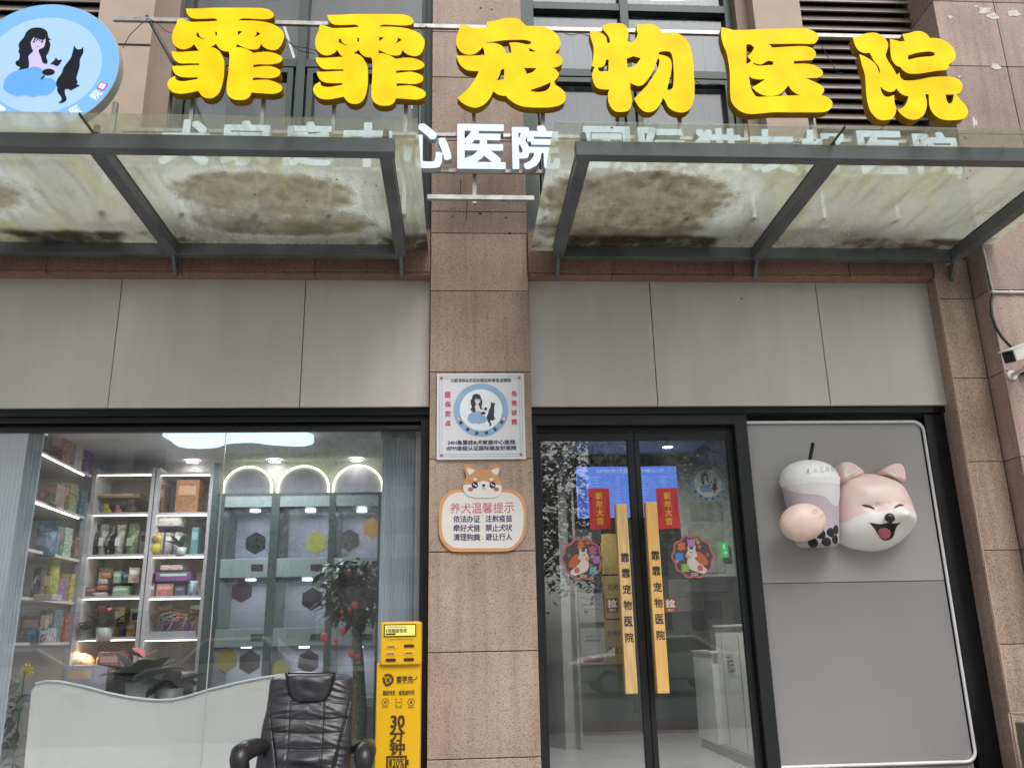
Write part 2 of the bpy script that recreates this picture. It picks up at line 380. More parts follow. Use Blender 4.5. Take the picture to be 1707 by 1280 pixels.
# central pillar in stacked slabs
pill = MB().box(-.19, .483, .02, .5, 0, 7.2).build('pillar_core', M_joint, B)
zs = [0, .079, .689, 1.307, 1.926, 2.534, 3.142, 3.743, 4.191, 4.364, 4.95, 5.502, 5.912, 6.5, 7.2]
mb = MB()
for a, b in zip(zs, zs[1:]):
    mb.box(-.198, .494, 0, .3, a+.0025, b-.0025)
mb.build('pillar', M_gran, B, .004)
mb = MB()   # old brackets and rust holes, cable tie marks left on the pillar
for px, py, rr in ((754, 361, .007), (801, 356, .010), (844, 363, .008), (850, 389, .012), (801, 14, .010), (820, 16, .008)):
    x, z = at(px, py, 0); MB().ball((x, -.001, z), (rr, .003, rr*.8), 8, 6).build('drill_hole', M_joint, pill)
for px, py, px2, py2 in ((779, 335, 777, 368), (768, 300, 767, 325)):
    x, z = at(px, py, 0); x2, z2 = at(px2, py2, 0); MB().tube([(x, -.001, z), (x2+.004, -.001, (z+z2)/2), (x2, -.001, z2)], .0025, 5).build('crack', M_joint, pill)
# outer pier on the right
zj = [3.083+.6*k for k in range(-5, 2)]
mb = MB(); mb2 = MB(); core = MB()
bz = [-.2]+zj+[4.0]
for a, b in zip(bz, bz[1:]):
    mb.box(3.486, 3.742, -.03, .25, a+.0025, b-.0025)
core.box(3.495, 3.75, -.02, .24, 0, 4.1); core.box(3.765, 9, -.185, .6, 0, 9)
mb.box(3.4765, 3.486, -.026, .25, 0, 3.85)                       # proud arris along the opening
bz = [-.2]+zj+[4.29, 4.95, 5.55, 6.15, 6.8, 7.6]
xs = [3.752, 4.25, 5.0, 6.2, 9]
for a, b in zip(bz, bz[1:]):
    for x0, x1 in zip(xs, xs[1:]):
        mb2.box(x0+(.0025 if x0 > 3.8 else 0), x1-.0025, -.2, .2 if x0 < 3.8 else 0, a+.0025, b-.0025)
core.build('pier_core', M_joint, B)
MB().box(3.7515, 3.757, -.2035, -.196, -.1, 4.05).build('corner_bead', M_pil2, B); MB().box(3.4835, 3.489, -.0325, -.026, -.1, 3.85).build('corner_bead', M_pil, B)
mb.build('pier_return', M_gran, B, .003); pier = mb2.build('pier', M_gran2, B, .004)
mb = MB(); rr = random.Random(3)      # torn poster scraps still glued to the pier
for px, py, s in ((1640, 18, 30), (1655, 28, 26), (1690, 24, 26), (1583, 29, 12), (1628, 12, 8), (1660, 111, 22), (1624, 205, 20), (1600, 128, 10)):
    pts = []
    for i in range(11):
        a = 2*math.pi*i/11; q = s*.5*(.45+.65*rr.random())
        pts.append(at(px+q*math.cos(a)*(.5 if py > 190 else 1), py+q*math.sin(a)*(1 if py > 190 else .5), -.2))
    MB().prism(pts, -.203, -.2).build('paper_scrap', mat('torn_paper', (.62, .59, .56), .9, var=.2, vs=30), pier)
core2 = MB().box(-9, -7.005, -.01, .6, 0, 9).build('pier', M_gran2, B)
# wall behind the canopies, and stone over the openings
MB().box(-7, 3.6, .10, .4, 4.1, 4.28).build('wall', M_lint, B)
MB().box(-7, 3.6, .5, .9, 3.9, 4.3).build('wall', M_iwall, B)
mb = MB()
jx = [-7.0, -5.6, -4.3]+[at(p, 440, -.03)[0] for p in (78, 303, 525, 672)]+[-.2]
for a, b in zip(jx, jx[1:]): mb.box(a+.002, b-.002, -.03, .1, 3.874, 4.2); mb.box(a+.002, b-.002, -.022, .1, 3.852, 3.872)
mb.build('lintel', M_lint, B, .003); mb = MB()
jx = [.496]+[at(p, 450, -.03)[0] for p in (1021, 1222, 1416)]+[3.4765]
for a, b in zip(jx, jx[1:]): mb.box(a+.002, b-.002, -.03, .1, 3.874, 4.2); mb.box(a+.002, b-.002, -.022, .1, 3.852, 3.872)
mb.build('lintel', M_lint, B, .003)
for a, b in ((-7.0, -.2), (.496, 3.47)): MB().box(a, b, .0, .09, 3.866, 4.15).build('lintel_core', M_joint, B)
# grey cladding band
sx = [-7.0, -6.16, -4.9, -3.63, -2.357, -1.085, -.203]
for a, b in zip(sx, sx[1:]): MB().box(a+.003, b-.003, .08, .11, 2.92, 3.856).build('cladding_panel', M_clad, B, .002)
sx = [.498, 1.388, 2.627, 3.483]
for a, b in zip(sx, sx[1:]): MB().box(a+.003, b-.003, .08, .11, 2.917, 3.856).build('cladding_panel', M_clad, B, .002)
MB().box(-7.0, -.2, .112, .2, 2.87, 3.9).build('band_backing', M_black, B)
MB().box(.497, 3.49, .112, .2, 2.87, 3.9).build('band_backing', M_black, B)
x, z = at(1236, 498, .08); MB().ball((x, .079, z), (.006, .002, .006), 10, 6).build('screw_head', M_joint, B)

# ------------------------------------------------------------------ shop window
W = MB(); Y0, Y1 = .14, .22
W.box(-7.0, -.203, Y0, Y1, 2.83, 2.905); W.box(-.262, -.2025, Y0-.004, Y1, -.1, 2.83)
W.box(-7.0, -.262, Y0+.012, Y1, 2.775, 2.803); W.box(-7.0, -.262, Y0+.05, Y1, 2.803, 2.83); W.box(-7.0, -.262, Y0, Y1, .02, .14)
W.box(-7.0, -.262, .145, .2, 2.906, 2.918)
win = W.build('shop_window', M_black2, B, .003)
xj = at(355, 1000, .17)[0]
for a, b in ((-4.62, -7.0)[::-1], (-4.61, xj-.002), (xj+.002, -.262)):
    MB().box(a, b, .175, .183, .14, 2.775).build('pane', MATS['window_glass'], win)
MB().box(xj-.0025, xj+.0025, .173, .185, .14, 2.775).build('glass_seam', mat('clear_sealant', (.45, .47, .47), .3), win)
# ------------------------------------------------------------------ entrance
xe0, xe1 = .4965, 1.985
D = MB(); D.box(xe0, xe1, .13, .23, 2.795, 2.90); D.box(xe0, .535, .132, .23, 0, 2.795); D.box(1.935, 2.025, .128, .24, 0, 2.9)
D.box(.535, 1.935, .19, .25, 2.762, 2.795); D.box(2.025, 3.475, .14, .2, 2.862, 2.905)
D.box(.498, 3.475, .145, .2, 2.906, 2.9155)
ent = D.build('entrance_frame', M_black2, B, .003)
M_wood1 = mat('weathered_pine', (.60, .40, .17), .55, var=.25, vs=5, stretch=(14, 14, 1), bump=.1)
M_wood2 = mat('varnished_pine', (.70, .42, .13), .4, var=.12, vs=5, stretch=(14, 14, 1), bump=.05)
def door_leaf(x0, x1, wide, hx, wood, label):
    d = thing('door_leaf', (x0, .2, 0), None, None)
    d.parent = B; d.matrix_parent_inverse = Matrix.Translation(-B.location)
    fr = MB(); s0, s1 = wide
    fr.box(x0, x1, .19, .23, 2.70, 2.75); fr.box(x0, x0+s0, .19, .23, .03, 2.70); fr.box(x1-s1, x1, .19, .23, .03, 2.70); fr.box(x0+s0, x1-s1, .19, .23, .03, .12)
    o = fr.build('leaf_frame', M_black2, None, .003); o.parent = d; o.matrix_parent_inverse = Matrix.Translation(-Vector(d.location))
    g = MB().box(x0+s0, x1-s1, .206, .214, .12, 2.70).build('pane', MATS['window_glass']); g.parent = d; g.matrix_parent_inverse = Matrix.Translation(-Vector(d.location))
    return d
# (a door leaf is part of the building, its pieces are sub-parts)
door_leaf(.537, 1.2215, (.03, .045), 0, M_wood1, '')
door_leaf(1.2275, 1.933, (.035, .045), 0, M_wood2, '')
def handle(hx0, hx1, zt, zb, wood, label, px):
    h = MB().box(hx0, hx1, .045, .105, zb, zt).build('door_handle', wood, None, .006, 3)
    setp(h, B); tag(h, label)
    for z in (zb+.15, zt-.15): MB().box((hx0+hx1)/2-.012, (hx0+hx1)/2+.012, .10, .20, z-.012, z+.012).build('handle_bracket', M_galv, h)
    mb = MB()
    for i, ch in enumerate('霏霏宠物医院'):
        txt(mb, ch, (hx0+hx1)/2+.004, zt-.357-i*(1.0-.49+.0)/5*.985-.0*i, .0435, .052, .058, .02)
    mb.build('lettering', M_ink, h)
handle(1.045, 1.122, 2.232, 1.032, M_wood1, 'weathered pine pull bar with stains and peeling varnish', 0)
handle(1.247, 1.326, 2.243, 1.030, M_wood2, 'clean varnished pine pull bar', 0)
# ------------------------------------------------------------------ dark grey blind bay right of the door
mb = MB(); mb.box(2.024, 3.30, .165, .2, 1.7035, 2.80)
mb.build('bay_panel', M_clad2, B, .002)
MB().box(2.024, 3.30, .165, .2, .46, 1.6985).build('bay_panel', M_clad3, B, .002)
MB().box(2.02, 3.48, .20, .26, 0, 2.86).build('bay_backing', M_black, B)
MB().box(3.325, 3.4755, .135, .2, 0, 2.862).build('jamb', M_black, B, .003)
mb = MB(); zt, zb, xr, xl, rc = 2.812, .565, 3.318, 2.03, .07       # neon-flex border with rounded corners
pts = [(xl, .155, zt)]+[(xr-rc+rc*math.cos(R(a)), .155, zt-rc+rc*math.sin(R(a))) for a in range(90, -1, -10)]
pts += [(xr-rc+rc*math.cos(R(a)), .155, zb+rc+rc*math.sin(R(a))) for a in range(0, -91, -10)]+[(xl, .155, zb)]
mb.tube(pts, .0115, 8)
tag(mb.build('border_strip', mat('white_silicone_strip', (.66, .66, .67), .4)), 'white tube strip bent round the grey bay beside the door', 'light strip')

# ------------------------------------------------------------------ upper storey
def upper_window(x0, x1, xm, zt, panes_z, room_light):
    fr = MB(); Y = .25
    t = .035
    fr.box(x0, x0+.06, Y, Y+.1, 4.25, 7.2); fr.box(x1-.06, x1, Y, Y+.1, 4.25, 7.2); fr.box(xm-t, xm+t, Y-.01, Y+.1, 4.25, 7.2)
    for z in panes_z: 
        for a, b in ((x0+.06, xm-t), (xm+t, x1-.06)): fr.box(a, b, Y, Y+.1, z-.035, z+.035)
    # opening casement frames in the lower lights
    zl = panes_z[0]-.035
    for a, b in ((x0+.06, xm-t), (xm+t, x1-.06)):
        a += .02; b -= .02
        fr.box(a, a+.045, Y-.012, Y+.05, 4.62, zl-.02); fr.box(b-.045, b, Y-.012, Y+.05, 4.62, zl-.02)
        fr.box(a+.045, b-.045, Y-.012, Y+.05, zl-.065, zl-.02); fr.box(a+.045, b-.045, Y-.012, Y+.05, 4.62, 4.665)
        fr.box(a, b, Y, Y+.08, 4.25, 4.60)
    o = fr.build('upper_window', M_green, B, .002)
    for a, b in ((x0+.06, xm-t), (xm+t, x1-.06)): MB().box(a, b, Y+.055, Y+.063, 4.61, 7.2).build('pane', MATS['office_glass'], o)
    return o
upper_window(-2.19, -.235, -1.245, 7, [5.79, 6.75], 0)
upper_window(.56, 2.29, 1.375, 7, [5.755, 6.40], 0)
M_room = mat('office_wall', (.42, .42, .44), .8, var=.05)
rm = MB(); rm.box(-2.4, 2.6, 2.6, 2.7, 4.1, 7.3); rm.box(-2.4, 2.6, .9, 2.6, 4.1, 4.2); rm.box(-2.4, -2.36, .36, 2.6, 4.2, 7.3); rm.box(2.56, 2.6, .36, 2.6, 4.2, 7.3)
rm.box(-2.36, 2.56, .36, 2.6, 7.24, 7.3); rm.box(-.16, .45, .36, .42, 4.2, 7.24)
rm.build('office_room', M_room, B)
M_blind = mat('roller_blind', (.38, .38, .41), .8, var=.05, vs=3)
for a, b, z0, z1 in ((-2.1, -1.85, 4.5, 5.7), (-.62, -.3, 4.3, 5.5), (.62, 1.32, 4.95, 7.2), (1.43, 2.2, 5.1, 7.2), (-1.2, -.75, 4.4, 5.25)):
    bl = MB(); n = 12
    for i in range(n): bl.box(a+(b-a)*i/n, a+(b-a)*(i+.96)/n, .40+.01*(i % 2), .41+.01*(i % 2), z0, z1)
    bl.build('blind', M_blind, B)
mb = MB()
for (p, q) in (((460, 0), (490, 96)), ((460, 2), (674, 10)), ((674, 10), (690, 205))):
    a = at(*p, 1.6); b = at(*q, 1.6); mb.tube([(a[0], 1.6, a[1]), (b[0], 1.6, b[1])], .012, 6)
mb.build('light_line', mat('warm_led', (.9, .9, .8), .5, emit=1.1, ecol=(1, .97, .82)), B)
# stone pilasters and louvres
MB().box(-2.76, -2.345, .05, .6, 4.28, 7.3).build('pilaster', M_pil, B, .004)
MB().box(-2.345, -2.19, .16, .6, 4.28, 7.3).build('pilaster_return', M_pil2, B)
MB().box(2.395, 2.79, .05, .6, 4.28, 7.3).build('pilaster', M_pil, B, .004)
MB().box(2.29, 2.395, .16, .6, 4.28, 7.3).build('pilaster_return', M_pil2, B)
MB().box(-.245, -.198, .16, .6, 4.28, 7.3).build('window_reveal', M_green, B)
MB().box(.494, .56, .16, .6, 4.28, 7.3).build('window_reveal', M_green, B)
MB().box(-2.77, -2.345, .044, .055, 5.765, 5.775).build('joint', M_joint, B)
M_slat = mat('brown_louvre', (.15, .12, .10), .5, .2, var=.15, vs=4)
M_slat2 = mat('louvre_edge', (.34, .31, .28), .5, .1, var=.2)
for x0, x1 in ((-7, -2.762), (2.792, 3.755)):
    mb = MB(); me = MB(); z = 4.72; k = 0
    while z < 7.2:
        mb.add([(x0, .118, z), (x1, .118, z), (x1, .150, z+.072), (x0, .150, z+.072), (x0, .128, z-.004), (x1, .128, z-.004), (x1, .160, z+.068), (x0, .160, z+.068)], [(0, 1, 2, 3), (7, 6, 5, 4), (4, 5, 1, 0), (3, 2, 6, 7)])
        me.box(x0, x1, .108, .12, z-.006, z+(.008 if k % 3 == 0 else .0)); z += .093; k += 1
    mb.build('louvre', M_slat, B); me.build('louvre_lip', M_slat2, B)
    MB().box(x0, x1, .3, .35, 4.28, 7.3).build('louvre_backing', M_black, B)
MB().box(2.79, 3.76, .1, .3, 4.28, 4.70).build('louvre_sill', M_pil2, B)
MB().box(-7, -2.76, .1, .3, 4.28, 4.70).build('louvre_sill', M_pil2, B)
# ------------------------------------------------------------------ rooms behind the glass
M_floor = mat('polished_tile', (.50, .49, .50), .25, var=.06, vs=2)
M_ceil = mat('ceiling_white', (.60, .60, .62), .8, var=.02)
MB().box(-4.6, 3.49, .27, 7.2, 0, .1).build('interior_floor', M_floor, B)
MB().box(-4.6, .44, .26, 7.2, 3.05, 3.12).build('interior_ceiling', M_ceil, B)
MB().box(.36, 3.49, .26, 7.2, 3.92, 4.0).build('interior_ceiling', M_ceil, B)
MB().box(-.30, -.20, .26, .5, .1, 3.05).build('interior_wall', M_iwall, B)
MB().box(-4.6, .44, 2.62, 2.72, .1, 3.05).build('interior_wall', M_iwall, B)
MB().box(-7.0, -4.6, .26, .5, .1, 3.05).build('interior_wall', M_iwall, B)
M_dkwall = mat('dark_green_wall', (.055, .095, .08), .6, var=.05)
MB().box(.36, 3.49, 6.6, 6.7, .1, 3.92).build('interior_wall', M_dkwall, B)
MB().box(3.42, 3.49, .27, 6.6, .1, 3.92).build('interior_wall', M_dkwall, B)
MB().box(.7, 3.42, 6.58, 6.6, .1, .27).build('baseboard', mat('maroon_skirting', (.07, .045, .045), .5), B)
MB().box(-.2, .44, .5, .6, .1, 3.05).build('interior_wall', M_dkwall, B)
xc0 = at(935, 1000, 5.2)[0]; xc1 = at(957, 1000, 5.2)[0]
MB().box(xc0, xc1, 5.2, 6.58, .1, 3.92).build('interior_column', mat('column_grey', (.40, .42, .43), .5), B)
MB().box(xc1, xc1+.03, 5.1, 5.2, .1, 3.92).build('column_trim', M_galv, B)
MB().box(.36, .44, .6, 6.6, .1, 3.92).build('interior_wall', M_dkwall, B)
# lit arched niches in the shop
M_niche = mat('niche_back', (.55, .54, .62), .8)
M_led = mat('led_strip', (1, 1, .9), .5, emit=3.2, ecol=(.95, 1, .60))
M_ledw = mat('led_strip_white', (1, 1, 1), .5, emit=7, ecol=(1, .91, .78))
YN = 2.56
for x0p, x1p, yt in ((372, 453, 778), (463, 548, 777), (555, 638, 776)):
    xa, zb_ = at(x0p, 824, YN); xb, _ = at(x1p, 822, YN); _, zt_ = at((x0p+x1p)/2, yt, YN)
    cx = (xa+xb)/2; rx = (xb-xa)/2; hz = zt_-zb_
    outl = [(xb, zb_)]+[(cx+rx*math.cos(R(a)), zb_+hz*.2+hz*.8*math.sin(R(a))) for a in range(0, 181, 10)]+[(xa, zb_)]
    nb = MB().prism(outl, YN, YN+.05).build('niche', M_niche, B)
    MB().tube([(x, YN-.01, z) for x, z in outl], .008, 6).build('niche_light', M_led, nb)
# canopy-like glass etc follow below
# ================================================================== GLASS CANOPIES
ZB, ZT = 3.940, 4.030            # underside and top of the steel
def canopy(xg0, xg1, rafters, joints, blobs, label):
    t = thing('glass_canopy', ((xg0+xg1)/2, 0, ZB), label, 'canopy', 'glass entrance canopies')
    xr0, xr1 = rafters[0], rafters[-1]
    MB().box(min(xr0, xg0+.05) if xg0 < -3 else xr0-.05, xr1+.05 if xg1 < 3 else xr1+.1, -1.47, -1.40, ZB, ZT).build('front_beam', M_steel, t, .004)
    MB().box(xr0, xr1, -.13, -.06, ZB+.012, ZT+.004).build('wall_beam', M_steel, t, .004)
    for i, x in enumerate(rafters):
        mb = MB()
        mb.box(x-.036, x+.036, -1.40, -.13, ZB, ZB+.009); mb.box(x-.036, x+.036, -1.40, -.13, ZT-.010, ZT); mb.box(x-.032, x+.032, -1.40, -.13, ZB+.009, ZT-.010)
        mb.build('rafter', M_steel, t, .003)
        mb = MB(); mb.add([(x-.012, -.13, ZB), (x+.012, -.13, ZB), (x+.012, -.028, ZB), (x-.012, -.028, ZB), (x-.012, -.05, ZB-.11), (x+.012, -.05, ZB-.11), (x+.012, -.028, ZB-.12), (x-.012, -.028, ZB-.12)],
            [(0, 1, 2, 3), (4, 7, 6, 5), (0, 4, 5, 1), (1, 5, 6, 2), (2, 6, 7, 3), (3, 7, 4, 0)])
        mb.build('bracket_plate', M_steel, t)
        MB().lathe([(0.001, ZB-.008+.16), (.016, ZB-.006+.16), (.02, ZT+.002), (.02, ZT+.03), (.001, ZT+.034)], x, -1.44, 10).build('glass_clamp', M_joint, t)
    xs = [xg0]+joints+[xg1]
    for i, (a, b) in enumerate(zip(xs, xs[1:])):
        bl = [q for q in blobs if a < q[0] < b]
        m = canopy_glass('canopy_glass_%d' % len(MATS), bl, 3.7*i+a, 1.5 if (i == 0 and xg0 < 0) else .25, .62 if xg0 < 0 else .85)
        MB().box(a+.004, b-.004, -1.63, -.035, ZT+.008, ZT+.018).build('glass_pane', m, t)
    for x in joints:
        MB().box(x-.004, x+.004, -1.63, -.04, ZT+.006, ZT+.020).build('joint_seal', M_joint, t)
    return t
canopy(-5.0, -.214, [-3.52, -1.954, -.40], [-1.965], [(-3.2, -.84, .52, .30), (-1.2, -.80, .52, .26), (-1.15, -.45, .55, .20)],
       'left glass canopy above the shop window, greenish panes with an oval silt stain')
canopy(.512, 3.86, [.70, 2.13, 3.60], [2.12], [(1.12, -.78, .60, .34), (1.10, -.42, .55, .24)],
       'right glass canopy above the entrance, large brown puddle stain on its first pane')

# ================================================================== SIGN FRAME AND LETTERS
YS = -.64                        # front of the letters
fr = thing('sign_scaffold', (.6, -.58, 4.1), 'thin steel rails and posts carrying the two rows of sign letters', 'sign scaffold')
MB().box(-2.35, 3.35, -.585, -.56, 5.475, 5.505).build('top_rail', M_galv, fr)
MB().box(-2.2, 3.45, -.585, -.56, 4.615, 4.64).build('middle_rail', M_galv, fr)
MB().box(-2.2, 3.45, -.585, -.56, 4.345, 4.37).build('lower_rail', M_galv, fr)
MB().box(-.2, .49, -.66, -.63, 4.105, 4.135).build('gap_rail', M_galv, fr)
for px in (318, 437, 556, 676, 790, 905, 1133, 1240, 1352, 1470):
    x, _ = at(px, 185, -.57); MB().box(x-.0125, x+.0125, -.56, -.535, 4.13 if px == 790 else ZT+.02, 4.95).build('post', M_galv, fr)
for px, py, px2, py2 in ((245, 27, 290, 110), (1545, 60, 1500, 150)):
    x, z = at(px, py, -.57); MB().tube([(x, -.57, z), (x+.04, .2, z-.02)], .013, 6).build('strut', M_green, fr)
x, z = at(245, 27, -.57); MB().tube([(x, -.57, z), (at(290, 108, -.57)[0], -.57, at(290, 108, -.57)[1]), (at(282, 185, -.57)[0], -.56, 4.5)], .012, 6).build('strut', M_green, fr)
for i, P in enumerate([[(205, 80), (215, 58), (240, 36), (246, 30)], [(246, 30), (262, 38), (276, 52), (292, 56)], [(474, 62), (490, 76), (510, 80), (528, 84)], [(474, 66), (500, 84), (524, 90)],
          [(934, 52), (950, 58), (968, 56), (985, 60)], [(1160, 135), (1172, 142), (1190, 139), (1205, 140)], [(1366, 70), (1380, 92), (1396, 122), (1406, 120)], [(895, 188), (900, 200), (903, 214)], [(690, 56), (700, 50), (712, 44)]]):
    pts = [(at(px, py, -.6)[0], -.6+.01*(k % 2), at(px, py, -.6)[1]) for k, (px, py) in enumerate(P)]
    MB().tube(pts, .0028, 5).build('cable', M_dark, fr)

FEI = [[(285,72,1),(450,70),(620,62),(900,62),(1180,65),(1270,85),(1322,130),(1310,175),(1250,195),(1150,195),(1000,186),(940,190),(905,212,1),(1000,213),(1100,215),(1250,235),(1370,285),(1435,350),(1445,410),(1420,490),(1370,550),(1300,562),(1230,540),(1190,510),(1175,480,1),(1168,505),(1140,545),(1090,555),(1010,545),(940,515),(888,490,1),(878,532,1),(930,530),(1000,550),(1050,575),(1085,597,1),(1150,588),(1250,583),(1340,600),(1400,630),(1428,665),(1400,705),(1330,725),(1250,732),(1150,730),(1082,737,1),(1082,767,1),(1150,758),(1250,750),(1330,765),(1390,795),(1405,830),(1380,870),(1310,893),(1230,895),(1150,888),(1078,887,1),(1078,922,1),(1150,915),(1250,915),(1340,940),(1410,980),(1425,1015),(1400,1055),(1330,1078),(1250,1078),(1150,1070),(1060,1065,1),(1040,1110),(990,1145),(920,1153),(850,1145),(790,1105),(768,1040),(772,940),(790,800),(800,680),(800,620),(790,577,1),(740,575),(695,555),(660,520),(642,485,1),(610,508),(570,528,1),(630,540),(680,575),(715,630),(738,700),(735,850),(718,950),(682,1060),(620,1120),(550,1133),(480,1110),(430,1045,1),(330,1065),(230,1078),(140,1065),(85,1020),(65,970),(80,920),(120,885),(155,872,1),(170,915),(250,932),(350,918),(415,908,1),(428,882,1),(330,885),(230,878),(165,850),(130,800),(120,750,1),(250,748),(350,742),(442,740,1),(442,720,1),(330,718),(220,718),(165,690),(130,640),(115,578,1),(200,585),(330,578),(458,570,1),(425,553),(400,520),(380,488,1),(350,520),(300,545),(240,553),(180,530),(135,480),(120,410),(135,330),(165,270),(190,190,1),(250,200),(310,220),(350,230,1),(450,227),(560,223),(660,216,1),(640,193),(600,186),(500,190),(400,190),(340,175),(300,130)],
 [(410,355,1),(435,358,1),(445,395),(480,422),(525,430,1),(480,434),(440,415),(408,400,1)], [(615,345,1),(655,345,1),(650,395,1),(630,385),(635,360)], [(897,335,1),(960,338,1),(900,388,1)], [(1118,342,1),(1165,365),(1140,390),(1085,412,1),(1120,375)]]
CHONG = [[(440,82,1),(550,70),(640,45),(740,40),(820,55),(870,100),(905,135,1),(1000,135),(1100,145),(1200,180),(1280,250),(1310,330),(1295,400),(1245,450,1),(1300,480),(1335,540),(1320,590),(1270,620),(1215,628,1),(1260,655),(1290,700),(1280,740),(1235,790,1),(1250,830,1),(1310,870),(1360,920),(1372,985),(1350,1040),(1280,1080),(1170,1098),(1000,1098),(870,1088),(770,1050),(700,1000),(660,960,1),(620,960),(560,940),(515,905,1),(480,980),(420,1050),(340,1095),(270,1098),(190,1070),(130,1030),(90,985,1),(160,930),(240,850),(300,760),(345,670,1),(270,665),(190,650),(120,590),(90,530),(75,485,1),(240,487),(410,482,1),(405,420),(385,385,1),(350,425),(290,465),(230,475),(160,460),(105,410),(75,340),(80,260),(105,190),(120,120,1),(190,125),(260,150),(330,158),(440,152,1)],
 [(390,328,1),(500,322),(620,305),(770,297),(900,300),(965,325),(945,350),(905,352),(830,335),(760,330),(700,335,1),(720,380),(728,455,1),(665,460,1),(650,410),(600,360),(530,338),(460,335)], [(935,392,1),(1030,438,1),(945,438,1)], [(870,630,1),(1030,632,1),(980,680),(910,703,1),(895,660)], [(610,645,1),(645,645,1),(640,770,1),(558,780,1),(590,710)], [(945,895,1),(1080,850),(1195,800,1),(1185,850),(1140,900),(1060,918),(990,912)]]
WU = [[(100,150,1),(190,165),(250,195),(290,240),(300,300,1),(335,300,1),(325,240),(290,185),(250,140),(248,100,1),(300,78),(400,65),(480,75),(530,110),(553,170),(545,230),(535,280,1),(590,300,1),(640,250),(665,190,1),(650,140),(652,85,1),(750,80),(840,78),(900,110),(940,160),(960,182,1),(1050,178),(1130,185),(1200,225),(1260,290),(1295,380),(1315,500),(1325,650),(1335,800),(1330,950),(1300,1050),(1240,1110),(1160,1122),(1080,1100),(1020,1050),(990,990),(965,950,1),(930,1020),(880,1085),(810,1118),(740,1110),(680,1060),(640,1000),(620,960,1),(690,890),(780,790),(850,690),(900,600),(920,520),(905,470,1),(880,540),(840,640),(790,720),(730,790),(670,808),(610,790),(575,770,1),(575,850),(590,950),(585,1040),(550,1100),(480,1115),(400,1110),(345,1060),(312,980),(310,900),(325,850,1),(250,850),(180,830),(140,770),(122,690),(135,620),(155,585,1),(115,572,1),(130,500),(140,420),(138,340),(115,270),(98,200)],
 [(285,500,1),(318,495,1),(315,635,1),(210,635),(190,590,1),(240,585),(275,550)], [(530,485,1),(610,455,1),(698,480,1),(650,550),(610,580),(540,590,1)], [(905,435,1),(920,408),(980,398),(1040,405),(1070,450),(1085,560),(1090,700),(1080,820),(1050,855),(1010,855,1),(1040,720),(1065,600),(1060,520),(1030,475),(980,450)]]
YI = [[(92,80,1),(150,90),(230,112,1),(400,110),(560,100),(750,95),(950,92),(1090,95),(1180,125),(1235,170),(1235,220),(1200,265),(1140,275),(950,272),(800,275),(650,275,1),(695,320,1),(830,312),(1000,303),(1110,308),(1180,340),(1210,390),(1200,430),(1160,465),(1060,472),(945,478,1),(950,512,1),(1080,510),(1180,525),(1260,570),(1292,610),(1280,650),(1230,675),(1150,680),(1090,682,1),(1180,720),(1260,760),(1300,800),(1305,840),(1270,885,1),(1340,905),(1395,950),(1405,1000),(1370,1055),(1290,1083),(1100,1085),(900,1085),(700,1085),(560,1098),(430,1105),(340,1085),(260,1030),(210,960),(195,880),(192,760),(190,620),(175,500),(150,380),(110,280),(88,180)],
 [(385,280,1),(440,285),(480,320,1),(450,370),(400,425,1),(440,480),(385,515,1)], [(455,490,1),(510,512),(570,515),(640,475),(705,485,1),(700,525,1),(620,530),(540,535),(480,520)], [(415,645,1),(450,680),(530,695),(615,692,1),(540,740),(455,792,1),(520,850),(600,885),(700,890),(780,870),(840,820),(882,765,1),(920,820),(980,865),(1030,885,1),(800,892),(620,900),(510,900),(470,860),(440,800),(425,720)]]
YUAN = [[(120,158,1),(180,160),(240,125),(330,108),(400,112),(470,150),(520,200),(538,260),(520,330),(508,380),(540,450),(590,520),(640,610,1),(670,580,1),(685,640),(720,670),(800,675),(900,665),(1020,640),(1150,628),(1270,630),(1360,655),(1410,705),(1418,760),(1390,815),(1345,840,1),(1390,900),(1450,960),(1483,1030),(1470,1090),(1420,1130),(1320,1142),(1200,1138),(1110,1100),(1050,1030),(1025,950),(1018,835,1),(975,835,1),(995,920),(990,1000),(960,1080),(900,1125),(840,1138),(760,1120),(690,1070),(650,1020,1),(710,995),(760,930),(778,860,1),(720,845),(670,810),(635,765,1),(610,795),(560,808),(500,790),(445,742,1),(455,800),(490,855),(540,868),(610,845,1),(610,920),(630,1000),(625,1060),(590,1120),(530,1140),(450,1140),(390,1110),(330,1040),(300,960),(280,850),(272,720),(260,600),(230,500),(195,365,1),(260,390),(340,440),(400,500),(430,590,1),(440,560),(420,500),(370,440),(320,345,1),(250,345),(180,310),(140,240)],
 [(1215,838,1),(1318,838,1),(1300,920),(1265,950),(1235,920)],
 [(705,125,1),(790,110),(870,88),(940,95),(1000,130),(1030,170,1),(1130,175),(1220,210),(1300,280),(1335,360),(1325,430),(1255,485,1),(1255,520),(1220,550,1),(1100,560),(980,580),(880,592),(780,588),(720,555),(685,515,1),(630,490),(580,420),(565,320),(560,180,1),(620,195),(680,212),(735,205,1)], [(770,378,1),(880,345),(1010,328),(1075,340),(1092,365),(1060,385),(900,400),(775,430,1)]]
Z1 = 1515/213
